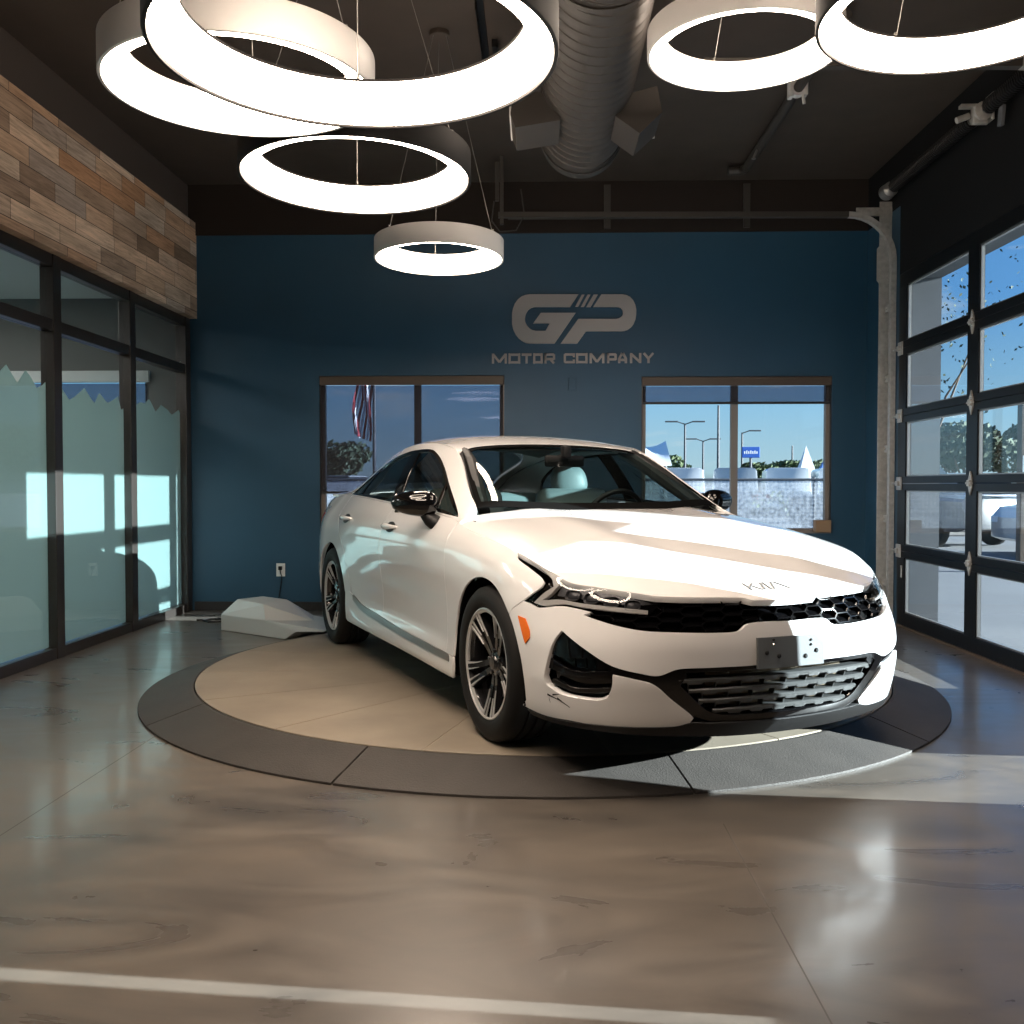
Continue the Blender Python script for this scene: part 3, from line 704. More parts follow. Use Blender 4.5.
# ---- wheels
def build_wheel():
    root = empty('wheel', (0, 0, 0))
    t = MB(); w = .1175
    prof = [(.236, -.098), (.25, -.112), (.285, -w), (.314, -.110), (.329, -.094), (.334, -.078), (.334, -.062), (.325, -.060), (.325, -.050), (.334, -.048), (.334, -.014), (.325, -.012), (.325, -.003), (.334, -.001),
            (.334, .030), (.325, .032), (.325, .041), (.334, .043), (.334, .076), (.329, .094), (.314, .110), (.300, .1145), (.297, .116), (.285, w), (.262, .1165), (.25, .112), (.236, .098)]
    t.lathe(prof, 96, 'y'); t.build('tire', 'tire_rubber', root, smooth=True, angle=40)
    r = MB(); r.lathe([(.238, -.10), (.226, -.092), (.216, -.02), (.218, .06), (.226, .088), (.232, .104), (.238, .104), (.240, .098)], 72, 'y')
    r.build('barrel', 'rim_black', root, smooth=True, angle=40)
    l = MB(); l.lathe([(.240, .098), (.2385, .1065), (.2335, .1075), (.229, .101), (.231, .098)], 96, 'y'); l.build('rim_lip', 'rim_silver', root, smooth=True, angle=50)
    def dish(rr): return .066+.036*np.clip((rr-.05)/.18, 0, 1)**1.3
    sp = MB(); sv = MB()
    for k in range(5):
        a0 = PI/2+R(36)+k*R(72); ca, sa = math.cos(a0), math.sin(a0)
        def tf(a, b, h, lift=0):
            rr = math.hypot(a, b); return (a*ca-b*sa, dish(rr)+h, a*sa+b*ca)
        for m in (-1, 1):
            # each spoke is a pair of arms that spread towards the rim
            arm = [(.035, m*.003), (.10, m*.008), (.16, m*.014), (.229, m*.024), (.229, m*.066), (.20, m*.056), (.15, m*.043), (.09, m*.033), (.035, m*.026)]
            sp.poly(arm, -.034, -.004, tf)
            # machined edges: along the window side of the arm, along its slot, and round the rim
            sv.poly([(.115, m*.034), (.16, m*.0415), (.19, m*.0495), (.214, m*.056), (.2285, m*.0635), (.2285, m*.050), (.212, m*.046), (.185, m*.0405), (.155, m*.0365), (.115, m*.0325)], -.005, .0012, tf)
            sv.poly([(.150, m*.014), (.229, m*.0225), (.229, m*.031), (.205, m*.0245), (.150, m*.0155)], -.005, .0012, tf)
        n = 10
        th0, th1 = math.asin(.062/.2285), R(72)-math.asin(.062/.2285)
        out = [(.2300*math.cos(th0+(th1-th0)*i/n), .2300*math.sin(th0+(th1-th0)*i/n)) for i in range(n+1)]
        inn = [(.2205*math.cos(th0+(th1-th0)*i/n), .2205*math.sin(th0+(th1-th0)*i/n)) for i in range(n+1)]
        sv.poly(out+inn[::-1], -.008, .001, tf)
    sp.build('spokes', 'rim_black', root)
    sv.build('machined_faces', 'rim_silver', root)
    h = MB(); h.lathe([(0, .078), (.026, .077), (.031, .072), (.034, .066), (.055, .064), (.068, .052), (.070, .02)], 40, 'y')
    for k in range(5):
        a = PI/2+k*R(72); h.lathe([(0, .072), (.009, .071), (.0105, .068), (.0105, .05)], 12, 'y', (.052*math.cos(a), 0, .052*math.sin(a)))
    h.build('hub', 'rim_black', root, smooth=True, angle=40)
    d = MB(); d.lathe([(.07, .012), (.16, .012), (.16, -.012), (.07, -.012)], 48, 'y', closed=True); d.build('brake_disc', 'brake_steel', root, smooth=True, angle=40)
    c = MB(); c.box((-.125, 0, .06), (.06, .07, .13), Matrix.Rotation(-.4, 3, 'Y'), bev=.012); c.build('brake_caliper', 'satin_black', root)
    return root
wh = build_wheel()
for i, (x, s) in enumerate(((0, -1), (-2.85, -1), (0, 1), (-2.85, 1))):
    o = wh if i == 0 else copy_tree(wh)
    o.parent = car; o.location = (x, s*.779, .334); o.rotation_euler = (0, R(4), PI if s < 0 else 0)
# ================================================================ the room
XL, XR_, YB, ZC = -3.30, 3.015, 9.24, 4.0
def tex(nt, kind, **kw):
    n = nt.nodes.new('ShaderNodeTex'+kind)
    for k, v in kw.items():
        if k in n.inputs: n.inputs[k].default_value = v
        else: setattr(n, k, v)
    return n
def ramp(nt, src, stops):
    r = nt.nodes.new('ShaderNodeValToRGB'); e = r.color_ramp.elements
    while len(e) > 1: e.remove(e[-1])
    e[0].position = stops[0][0]; e[0].color = rgb(*stops[0][1])
    for p, c in stops[1:]:
        q = e.new(p); q.color = rgb(*c)
    nt.links.new(src, r.inputs[0]); return r
def mapping(nt, scale=(1, 1, 1), rot=(0, 0, 0), loc=(0, 0, 0), coord='Object'):
    tc = nt.nodes.new('ShaderNodeTexCoord'); mp = nt.nodes.new('ShaderNodeMapping')
    mp.inputs['Scale'].default_value = scale; mp.inputs['Rotation'].default_value = rot; mp.inputs['Location'].default_value = loc
    nt.links.new(tc.outputs[coord], mp.inputs[0]); return mp
def mixc(nt, a, b, fac, mode='MIX'):
    m = nt.nodes.new('ShaderNodeMix'); m.data_type = 'RGBA'; m.blend_type = mode
    for sock, v in ((m.inputs[6], a), (m.inputs[7], b), (m.inputs[0], fac)):
        if hasattr(v, 'is_output'): nt.links.new(v, sock)
        else: sock.default_value = v if isinstance(v, float) else rgb(*v)
    return m.outputs[2]

# polished, acid-stained concrete
m, nt, out = nodes_of('stained_concrete')
b = pbsdf(nt, Roughness=.3, Specular_IOR_Level=.5, Coat_Weight=.35, Coat_Roughness=.12)
mp = mapping(nt, (.55, .9, 1)); n1 = tex(nt, 'Noise', Scale=.8, Detail=5, Roughness=.5, Distortion=1.4); nt.links.new(mp.outputs[0], n1.inputs['Vector'])
mp2 = mapping(nt, (1.1, 2.4, 1), loc=(3, 1, 0)); n2 = tex(nt, 'Noise', Scale=1.1, Detail=6, Roughness=.52, Distortion=2.2); nt.links.new(mp2.outputs[0], n2.inputs['Vector'])
c1 = ramp(nt, n1.outputs['Fac'], [(.25, (.105, .098, .090)), (.5, (.165, .145, .125)), (.75, (.225, .19, .155))])
c2 = ramp(nt, n2.outputs['Fac'], [(.3, (.52, .52, .53)), (.5, (.74, .72, .70)), (.72, (.98, .95, .91))])
col = mixc(nt, c1.outputs[0], c2.outputs[0], .8, 'MULTIPLY')
nt.links.new(col, b.inputs['Base Color'])
r3 = ramp(nt, n2.outputs['Fac'], [(.3, (.26, .26, .26)), (.7, (.40, .40, .40))]); nt.links.new(r3.outputs[0], b.inputs['Roughness'])
bp = nt.nodes.new('ShaderNodeBump'); bp.inputs['Strength'].default_value = .03; bp.inputs['Distance'].default_value = .02; nt.links.new(n2.outputs['Fac'], bp.inputs['Height']); nt.links.new(bp.outputs[0], b.inputs['Normal'])
nt.links.new(b.outputs[0], out.inputs[0])

# reclaimed boards: each board its own tone, grain along its length
m, nt, out = nodes_of('reclaimed_boards')
b = pbsdf(nt, Roughness=.75, Specular_IOR_Level=.25)
tc = nt.nodes.new('ShaderNodeTexCoord'); sx = nt.nodes.new('ShaderNodeSeparateXYZ'); nt.links.new(tc.outputs['Object'], sx.inputs[0])
cb_ = nt.nodes.new('ShaderNodeCombineXYZ'); nt.links.new(sx.outputs[1], cb_.inputs[0]); nt.links.new(sx.outputs[2], cb_.inputs[1])
def bricks(offs, sc):
    q = tex(nt, 'Brick', offset=offs, offset_frequency=2, squash=.72, squash_frequency=3)
    q.inputs['Scale'].default_value = 1; q.inputs['Brick Width'].default_value = sc; q.inputs['Row Height'].default_value = .128; q.inputs['Mortar Size'].default_value = .0025; q.inputs['Mortar Smooth'].default_value = .2
    q.inputs['Color1'].default_value = (0, 0, 0, 1); q.inputs['Color2'].default_value = (1, 1, 1, 1); q.inputs['Mortar'].default_value = (.5, .5, .5, 1)
    nt.links.new(cb_.outputs[0], q.inputs['Vector']); return q
q1 = bricks(.37, .62)
tone = ramp(nt, q1.outputs['Color'], [(0, (.16, .108, .074)), (.2, (.56, .40, .28)), (.4, (.27, .195, .145)), (.55, (.66, .52, .40)), (.7, (.44, .25, .14)), (.85, (.60, .49, .39)), (1, (.36, .30, .26))])
gm = mapping(nt, (1, 2.2, 38)); g1 = tex(nt, 'Noise', Scale=1.6, Detail=8, Roughness=.7, Distortion=.6); nt.links.new(gm.outputs[0], g1.inputs['Vector'])
grain = ramp(nt, g1.outputs['Fac'], [(.3, (.50, .46, .43)), (.5, (1.05, 1.03, 1.0)), (.72, (1.5, 1.45, 1.4))])
col = mixc(nt, tone.outputs[0], grain.outputs[0], .85, 'MULTIPLY')
gm2 = mapping(nt, (1, .9, 5)); g2 = tex(nt, 'Noise', Scale=1.3, Detail=3); nt.links.new(gm2.outputs[0], g2.inputs['Vector'])
bl = ramp(nt, g2.outputs['Fac'], [(.35, (.7, .66, .62)), (.65, (1.15, 1.12, 1.1))]); col = mixc(nt, col, bl.outputs[0], .7, 'MULTIPLY')
col = mixc(nt, col, (.015, .012, .01), q1.outputs['Fac'])
nt.links.new(col, b.inputs['Base Color'])
bp = nt.nodes.new('ShaderNodeBump'); bp.inputs['Strength'].default_value = .4; bp.inputs['Distance'].default_value = .01; nt.links.new(col, bp.inputs['Height']); nt.links.new(bp.outputs[0], b.inputs['Normal'])
nt.links.new(b.outputs[0], out.inputs[0])

simple('blue_paint', (.015, .060, .105), rough=.48, bump=.06, bump_scale=120, vary=.06, vary_scale=2)
simple('dark_paint', (.007, .007, .0075), rough=.8, spec=.2, bump=.05, bump_scale=100)
simple('ceiling_paint', (.050, .036, .027), rough=.7, bump=.05, bump_scale=60, vary=.1)
simple('soffit_paint', (.065, .050, .042), rough=.65, bump=.05, bump_scale=60)
simple('saw_cut', (.10, .09, .08), rough=.8)
simple('band_paint', (.022, .016, .013), rough=.75, spec=.2)
simple('bronze_frame', (.022, .019, .017), rough=.28, spec=.6)
simple('window_taupe', (.20, .165, .14), rough=.45)
simple('valance_brown', (.085, .055, .037), rough=.5)
simple('door_black', (.004, .0045, .005), rough=.42, spec=.28)
simple('galvanised', (.46, .44, .41), rough=.42, metal=.35, bump=.05, bump_scale=40, vary=.15, vary_scale=30)
simple('base_dark', (.018, .015, .014), rough=.5)
simple('rear_wall_paint', (.30, .28, .26), rough=.8)
simple('plaster_grey', (.105, .11, .12), rough=.9, bump=.1, bump_scale=50, vary=.08)
emit('added_office_led', (1.0, .94, .86), 15.0)
simple('office_grey', (.15, .15, .142), rough=.85)
simple('office_ceiling', (.62, .64, .64), rough=.9)
simple('office_carpet', (.16, .16, .15), rough=.95)
glass('pane_glass', (.93, .96, .96))
def mixture(name, cols, fac_tr, tr_tint=(1, 1, 1), transl=0.0):
    """woven or frosted sheet: part opaque weave, part gaps"""
    m, nt, out = nodes_of(name)
    d = nt.nodes.new('ShaderNodeBsdfDiffuse'); d.inputs[0].default_value = rgb(*cols)
    src = d.outputs[0]
    if transl:
        t = nt.nodes.new('ShaderNodeBsdfTranslucent'); t.inputs[0].default_value = rgb(*cols); mx = nt.nodes.new('ShaderNodeMixShader'); mx.inputs[0].default_value = transl
        nt.links.new(src, mx.inputs[1]); nt.links.new(t.outputs[0], mx.inputs[2]); src = mx.outputs[0]
    tr = nt.nodes.new('ShaderNodeBsdfTransparent'); tr.inputs[0].default_value = rgb(*tr_tint)
    mx = nt.nodes.new('ShaderNodeMixShader'); mx.inputs[0].default_value = fac_tr
    nt.links.new(src, mx.inputs[1]); nt.links.new(tr.outputs[0], mx.inputs[2]); nt.links.new(mx.outputs[0], out.inputs[0])
mixture('shade_mesh', (.075, .068, .065), .52, (.84, .88, 1.0), .1)
mixture('frost_film', (.50, .64, .63), .15, (.9, .96, .95), .76)

def struct(o, label=None, cat=None):
    o['kind'] = 'structure'
    if label: o['label'] = label
    if cat: o['category'] = cat
    return o
b = MB(); b.bb(-9.5, 3.4, -5.2, 9.40, -.15, 0)
struct(b.build('floor', 'stained_concrete'), 'polished grey-brown stained concrete floor of the showroom', 'floor')
# saw cuts in the slab
for p, q_ in (((.645, 3.45), (.645, -5.1)), ((-1.82, 5.0), (-1.88, -5.1))):
    b = MB(); p = Vector(p); q_ = Vector(q_); d_ = (q_-p).normalized(); n_ = Vector((-d_.y, d_.x))*.0022
    b.add([(*(p-n_), .0006), (*(q_-n_), .0006), (*(q_+n_), .0006), (*(p+n_), .0006)], [(0, 1, 2, 3)]); struct(b.build('trim_saw_cut', 'saw_cut'), 'thin straight saw cut in the concrete floor', 'floor joint')
b = MB(); b.bb(-9.5, 3.4, -5.2, 9.5, ZC, ZC+.12)
struct(b.build('ceiling', 'ceiling_paint'), 'dark brown painted ceiling above the ring lamps', 'ceiling')
# back wall with two window openings and a third one in the office next door
def wall_y(name, y0, y1, x0, x1, z0, z1, holes, mat):
    """wall across the room: boxes round the openings, one mesh"""
    b = MB(); xs = sorted([x0, x1]+[h[0] for h in holes]+[h[1] for h in holes])
    for a, c in zip(xs[:-1], xs[1:]):
        h = [q for q in holes if q[0] <= a+1e-6 and q[1] >= c-1e-6]
        if not h: b.bb(a, c, y0, y1, z0, z1)
        else:
            if h[0][2] > z0: b.bb(a, c, y0, y1, z0, h[0][2])
            if h[0][3] < z1: b.bb(a, c, y0, y1, h[0][3], z1)
    return b.build(name, mat)
W1 = (-2.075, -.335, .74, 2.215); W2 = (.945, 2.705, .74, 2.20); W3 = (-5.55, -3.70, .05, 2.22)
struct(wall_y('wall_back', YB, YB+.17, XL, 3.4, 0, ZC, [W1, W2], 'blue_paint'), 'dark blue back wall with two windows', 'wall')
b = MB(); b.bb(XL, XR_, YB-.022, YB-.001, 3.53, ZC-.001)
struct(b.build('trim_1', 'band_paint'), 'dark brown band along the top of the blue wall', 'trim')
b = MB(); b.bb(XL+.03, XR_-.001, YB-.016, YB-.001, .001, .085); struct(b.build('baseboard_back', 'base_dark'), 'dark baseboard along the blue wall', 'baseboard')
# right wall: door opening, then a shop window with mullions nearer the camera
def wall_x(name, x0, x1, y0, y1, z0, z1, holes, mat):
    b = MB(); ys = sorted({y0, y1}|{v for h in holes for v in h[:2]})
    for a, c in zip(ys[:-1], ys[1:]):
        hs = sorted([q for q in holes if q[0] <= a+1e-6 and q[1] >= c-1e-6], key=lambda q: q[2]); z = z0
        for h in hs:
            if h[2] > z: b.bb(x0, x1, a, c, z, h[2])
            z = h[3]
        if z < z1: b.bb(x0, x1, a, c, z, z1)
    return b.build(name, mat)
DY0, DY1 = 5.58, 8.42
wr = wall_x('wall_right', XR_+.045, 3.37, -5.2, YB+.17, 0, ZC, [(DY0, DY1, 0, 2.93), (3.54, 3.90, .10, 1.73), (3.90, 4.05, .10, 1.2), (4.05, 4.27, .10, 1.73), (4.27, 4.62, 1.1, 1.98), (1.86, 1.945, .62, 2.6)], 'plaster_grey')
struct(wr, 'right wall around the glazed garage door', 'wall')
b = MB()
for (y0, y1, z0, z1) in ((DY0-.001, DY1, 2.95, ZC), (4.64, DY0, 0, ZC), (-5, 3.52, 2.7, ZC), (1.955, 3.52, 0, 2.7), (-5, 1.85, 0, 2.7), (3.52, 4.64, 2.0, ZC)): b.bb(XR_+.005, XR_+.044, y0, y1, z0, z1)
r_ = MB(); r_.bb(XR_+.005, XR_+.044, DY1, YB, 0, 3.53); struct(r_.build('trim_4', 'blue_paint'), 'blue return between the garage door and the blue wall', 'wall lining')
b.bb(XR_+.005, XR_+.044, DY1, YB, 3.53, ZC)
struct(b.build('trim_2', 'dark_paint'), 'near-black inner lining of the right wall', 'wall lining')
w5 = MB()
for (y0, y1, z0, z1) in ((3.54, 3.90, .10, 1.73), (3.90, 4.05, .10, 1.2), (4.05, 4.27, .10, 1.73), (4.27, 4.62, 1.1, 1.98), (1.86, 1.945, .62, 2.6)): w5.bb(3.16, 3.166, y0, y1, z0, z1)
struct(w5.build('window_4', 'pane_glass'), 'panes of the shop window beside the camera', 'window')
# behind the camera
b = MB(); b.bb(-9.5, 3.4, -5.35, -5.2, 0, ZC); struct(b.build('wall_front', 'rear_wall_paint'), 'plain wall behind the camera', 'wall')
# left wall: boards on top, glazed storefront below
b = MB(); b.bb(XL-.10, -3.23, -5.2, YB, 2.755, 3.645)
struct(b.build('wall_left', 'reclaimed_boards'), 'reclaimed wood board cladding above the glazed partition', 'wall')
b = MB(); b.bb(XL-.14, XL-.005, -5.2, YB-.023, 3.645, ZC-.001); struct(b.build('trim_3', 'soffit_paint'), 'plain brown bulkhead above the wood boards', 'trim')
fr = MB(); G = XL-.05
for z0, z1 in ((0, .075), (2.235, 2.315), (2.67, 2.754)): fr.bb(XL-.09, XL-.001, -1.0, YB-.001, z0, z1, bev=.004)
mull = [6.675-1.24*k for k in range(6, 0, -1)]+[6.675, 7.925, 9.17]
for y in mull: fr.bb(XL-.09, XL+.006, y-.055 if y < 9 else 9.115, y+.055 if y < 9 else YB-.001, 0, 2.754, bev=.004)
w = struct(fr.build('window_1', 'bronze_frame'), 'bronze framed glass partition with a frosted mountain film', 'glass partition')
b = MB(); b.bb(XL-.14, XL-.02, -5.2, -1.0, 0, 2.79); struct(b.build('wall_left_front', 'rear_wall_paint'), 'plain left wall behind the camera', 'wall')
ridge = [(5.953, 1.825), (6.128, 1.947), (6.258, 1.845), (6.361, 1.94), (6.43, 1.90), (6.501, 1.837), (6.583, 1.865), (6.70, 1.94), (6.78, 1.912), (6.955, 1.796), (7.05, 1.83), (7.193, 1.904), (7.29, 1.84), (7.356, 1.804), (7.438, 1.89), (7.575, 1.826), (7.66, 1.85), (7.771, 1.893), (7.825, 1.791),
         (7.93, 1.83), (8.034, 1.86), (8.12, 1.855), (8.21, 1.887), (8.30, 1.88), (8.394, 1.928), (8.47, 1.88), (8.537, 1.827), (8.666, 1.899), (8.82, 1.866), (8.918, 1.828), (9.084, 1.886), (9.115, 1.86)]
per = 9.115-5.953
full = [(y-2*per, z) for y, z in ridge]+[(y-per, z) for y, z in ridge]+ridge
def film_between(y0, y1):
    P = [p for p in full if y0 < p[0] < y1]
    zi = lambda y: float(np.interp(y, [p[0] for p in full], [p[1] for p in full]))
    return [(y0, zi(y0))]+P+[(y1, zi(y1))]
ys = mull
for a, c in zip(ys[:-1], ys[1:]):
    y0, y1 = a+.056, (c-.056 if c < 9 else 9.114)
    p = MB(); p.bb(G-.004, G+.004, y0, y1, .076, 2.234); p.bb(G-.004, G+.004, y0, y1, 2.316, 2.669); p.build('pane', 'pane_glass', w)
    top_ = film_between(y0, y1)
    f = MB(); f.poly([(y0, .08)]+[(y, z) for y, z in top_]+[(y1, .08)], G-.009, G-.0055, lambda a_, b_, h: (h, a_, b_)); f.build('mountain_film', 'frost_film', w)
    # the drawn second ridge line
    ln = MB(); pts = []
    rng = random.Random(int(a*100))
    k = 9
    for i in range(k+1):
        y = y0+(y1-y0)*(.32+.42*i/k); z = float(np.interp(y, [q[0] for q in full], [q[1] for q in full]))-.03-.10*math.sin(PI*i/k)+rng.uniform(-.015, .015)
        pts.append((G-.0098, y, z))
    ln.tube(pts, .0022, n=5); ln.build('ridge_line', 'base_dark', w)
# ---------------- back windows
def back_window(name, W, shade_z, label):
    x0, x1, z0, z1 = W; y0, y1 = YB+.05, YB+.11; mid = {'window_2': -1.155, 'window_3': 1.817}[name]
    f = MB(); t = .045
    f.bb(x0, x0+t, y0, y1, z0, z1); f.bb(x1-t, x1, y0, y1, z0, z1); f.bb(x0, x1, y0, y1, z0, z0+t); f.bb(x0, x1, y0, y1, z1-t, z1); f.bb(mid-.032, mid+.032, y0, y1, z0, z1)
    f.bb(x0, x1, YB-.0, YB+.05, z0-.0, z0+.012)
    w = struct(f.build(name, 'window_taupe'), label, 'window')
    g = MB(); g.bb(x0+t, mid-.032, y0+.03, y0+.036, z0+t, z1-t); g.bb(mid+.032, x1-t, y0+.03, y0+.036, z0+t, z1-t); g.build('pane', 'pane_glass', w)
    return w
back_window('window_2', W1, 1.12, 'left window in the blue wall with its shade most of the way down')
back_window('window_3', W2, 1.95, 'right window in the blue wall with its shade rolled up')
def shade(W, mid, zb, label):
    x0, x1, z0, z1 = W
    s = tag(empty('roller_shade', ((x0+x1)/2, YB+.02, z1-.04)), label, 'roller shade', 'roller shades in the blue wall')
    o = Vector(s.location)
    v = MB(); v.bb(x0+.004-o.x, x1-.004-o.x, -.026, .022, -.045, .036, bev=.003); v.build('valance', 'valance_brown', s)
    c = MB(); c.bb(x0+.012-o.x, x1-.012-o.x, .004, .0055, zb-o.z, -.05); c.build('shade_cloth', 'shade_mesh', s)
    h = MB(); h.bb(x0+.012-o.x, x1-.012-o.x, -.003, .012, zb-.022-o.z, zb-o.z, bev=.003); h.build('hem_bar', 'base_dark', s)
    for a in (x0+.001, x1-.008): g = MB(); g.bb(a-o.x, a+.007-o.x, -.01, .02, z0+.02-o.z, -.05); g.build('side_channel', 'bronze_frame', s)
shade(W1, -1.155, 1.13, 'brown roller shade pulled nearly all the way down over the left window')
shade(W2, 1.817, 1.965, 'brown roller shade rolled up at the top of the right window')
# ---------------- office behind the glass
wo = wall_y('wall_office', YB, YB+.17, -9.4, XL-.001, 0, ZC, [W3], 'office_grey'); struct(wo, 'grey end wall of the office behind the glass', 'wall')
struct(wall_x('wall_office_side', -7.6, -7.5, -5.2, YB, 0, ZC, [(1.0, 3.6, .35, 2.8), (3.9, 6.5, .35, 2.8), (6.8, 9.0, .35, 2.8)], 'office_grey'), 'grey side wall of the office behind the glass', 'wall')
b = MB(); b.bb(-7.5, XL-.15, -5.2, YB-.001, 2.95, 3.0); struct(b.build('ceiling_office', 'office_ceiling'), 'pale suspended ceiling of the office behind the glass', 'ceiling')
f = MB(); g = MB()  # side windows added out of view so skylight reaches the film
for y0, y1 in ((1.0, 3.6), (3.9, 6.5), (6.8, 9.0)):
    for a in ((y0, y0+.05, .35, 2.8), (y1-.05, y1, .35, 2.8), ((y0+y1)/2-.03, (y0+y1)/2+.03, .35, 2.8), (y0, y1, .35, .40), (y0, y1, 2.75, 2.8)): f.bb(-7.58, -7.52, *a)
    g.bb(-7.556, -7.55, y0+.05, (y0+y1)/2-.03, .40, 2.75); g.bb(-7.556, -7.55, (y0+y1)/2+.03, y1-.05, .40, 2.75)
for y in (4.6, 7.3):  # unseen light panels added to brighten the frosted film from behind
    q_ = MB()
    for a in ((-.62, -.58, -.62, .62), (.58, .62, -.62, .62), (-.58, .58, -.62, -.58), (-.58, .58, .58, .62)): q_.bb(*a, -.03, 0)
    ol_ = tag(empty('added_office_light', (-5.6, y, 2.949)), 'added square light panel, unseen in the office ceiling, brightening the frosted film' if y < 5 else 'added square light panel, unseen, nearest the end wall of the office', 'ceiling lamp', 'added office light panels'); q_.build('frame', 'office_ceiling', ol_)
    q_ = MB(); q_.bb(-.58, .58, -.58, .58, -.024, -.014); q_.build('diffuser', 'added_office_led', ol_)
wn = struct(f.build('window_6_added', 'window_taupe'), 'added windows in the unseen side wall of the office, letting in skylight', 'window'); g.build('pane', 'pane_glass', wn)
f = MB(); x0, x1, z0, z1 = W3
for a in ((x0, x0+.05, z0, z1), (x1-.05, x1, z0, z1), (x0, x1, z0, z0+.05), (x0, x1, z1-.05, z1), (-4.66, -4.60, z0, z1)): f.bb(a[0], a[1], YB+.05, YB+.11, a[2], a[3])
wn = struct(f.build('window_5', 'window_taupe'), 'office window seen through the glass partition', 'window')
g = MB(); g.bb(x0+.05, x1-.05, YB+.08, YB+.086, z0+.05, z1-.05); g.build('pane', 'pane_glass', wn)
s = tag(empty('roller_shade', (-4.6, YB+.0, 2.2)), 'pale headed roller shade on the office window behind the glass partition', 'roller shade')
v = MB(); v.bb(-1.0, .92, -.05, -.002, -.04, .065, bev=.003); v.build('valance', 'office_ceiling', s)
v = MB(); v.bb(-.92, .88, .012, .0135, -1.0, -.05); v.build('shade_cloth', 'shade_mesh', s)
# ================================================================ glazed garage door, its tracks and spring
simple('duct_paint', (.038, .032, .027), rough=.55)
dr = MB(); X0, X1 = XR_-.002, XR_+.040
rows = [(2.841, 2.387), (2.267, 1.823), (1.709, 1.260), (1.146, .694), (.585, .130)]
stiles = [(8.235, 8.40), (6.90, 7.07), (5.60, 5.735)]
gd = struct(empty('door_1', (XR_, 7.0, 0)), 'black sectional garage door with ten clear panes', 'garage door')
def dloc(b): 
    b.v = [(x-XR_, y-7.0, z) for x, y, z in b.v]; return b
edges_z = [3.0]+[(rows[i][1]+rows[i+1][0])/2 for i in range(4)]+[.0]
for i, (zt, zb) in enumerate(rows):
    s = MB(); top_z, bot_z = edges_z[i]-.0015, edges_z[i+1]+.0015
    if i == 0: top_z = 2.95
    if i == 4: bot_z = .022
    s.bb(X0, X1, 5.60, 8.40, zt, top_z, bev=.003); s.bb(X0, X1, 5.60, 8.40, bot_z, zb, bev=.003)
    for a, c in stiles: s.bb(X0, X1, a, c, zb, zt)
    sec = dloc(s).build('door_section', 'door_black', gd)
    g = MB()
    for y0, y1 in ((5.735, 6.90), (7.07, 8.235)): g.bb(XR_+.020, XR_+.024, y0, y1, zb, zt)
    dloc(g).build('panes', 'pane_glass', sec)
    l = MB()
    for y0, y1 in ((5.735, 6.90), (7.07, 8.235)):
        for q in ((y0, y0+.010, zb, zt), (y1-.010, y1, zb, zt), (y0, y1, zb, zb+.010), (y0, y1, zt-.010, zt)): l.bb(XR_+.010, XR_+.034, *q)
    dloc(l).build('glazing_bead', 'trim_grey', sec)
b = MB(); b.bb(X0-.004, X1, 5.60, 8.40, .001, .021); dloc(b).build('bottom_seal', 'valance_brown', gd)
for i in range(1, 5):
    z = edges_z[i]
    for y in (6.985,):
        h = MB(); h.poly([(0, -.085), (.026, -.03), (.026, .03), (0, .085), (-.026, .03), (-.026, -.03)], X0-.010, X0-.001, lambda a, c, hh: (hh, y+a, z+c))
        h.tube([(X0-.014, y-.045, z), (X0-.014, y+.045, z)], .009, n=8); h.box((X0-.014, y, z), (.02, .05, .045), bev=.005)
        dloc(h).build('hinge', 'galvanised', gd)
    h = MB(); h.bb(X0-.012, X0-.001, 8.30, 8.40, z-.055, z+.055, bev=.004); h.tube([(X0-.02, 8.36, z), (X0-.02, 8.50, z)], .008, n=8)
    h.lathe([(0, -.012), (.020, -.012), (.023, 0), (.020, .012), (0, .012)], 14, 'y', (X0-.02, 8.50, z)); h.bb(X0-.03, X0-.012, 8.33, 8.38, z-.02, z+.02)
    dloc(h).build('roller_bracket', 'galvanised', gd)
h = MB(); h.bb(X0-.008, X0-.001, 8.27, 8.30, .42, .52, bev=.002); dloc(h).build('lift_handle', 'galvanised', gd)
# vertical track, its curve and the level run below the ceiling
def track(y, name_label, run=3.35):
    t = tag(empty('door_track', (XR_, y, 0)), name_label, 'door track', 'garage door tracks')
    P = []
    xv = X0-.022-XR_
    for z in np.linspace(.03, 3.10, 6): P.append((xv, z))
    r = .38
    for a in range(1, 10): P.append((xv-r+r*math.cos(R(10*a)), 3.10+r*math.sin(R(10*a))))
    Q = [P[-2], P[-1], (xv-run, 3.50)]
    for nm_, P, mt_ in (('rail', P, 'galvanised'), ('level_rail', Q[1:], 'duct_paint')):
     b = MB(); V = []; prof = [(-.030, -.022), (.026, -.022), (.026, .022), (-.030, .022), (-.030, .014), (.018, .014), (.018, -.014), (-.030, -.014)]
     n = len(prof)
     for i, (x, z) in enumerate(P):
         p0 = P[max(i-1, 0)]; p1 = P[min(i+1, len(P)-1)]; tx, tz = p1[0]-p0[0], p1[1]-p0[1]; L = math.hypot(tx, tz); tx /= L; tz /= L
         nx, nz = tz, -tx
         for dy, dn in prof: V.append((x+nx*dn, -dy, z+nz*dn))
     b.add(V, [(i*n+k, i*n+(k+1) % n, (i+1)*n+(k+1) % n, (i+1)*n+k) for i in range(len(P)-1) for k in range(n)]); b.build(nm_, mt_, t)
    return t
t = track(8.50, 'galvanised door track curving from beside the blue wall up to the ceiling')
b = MB(); b.bb(.008-.002, .014-.008, .045, .16, .02, 3.62); b.bb(-.10, .004, .115, .125, .02, 3.62); b.build('jamb_angle', 'galvanised', t)
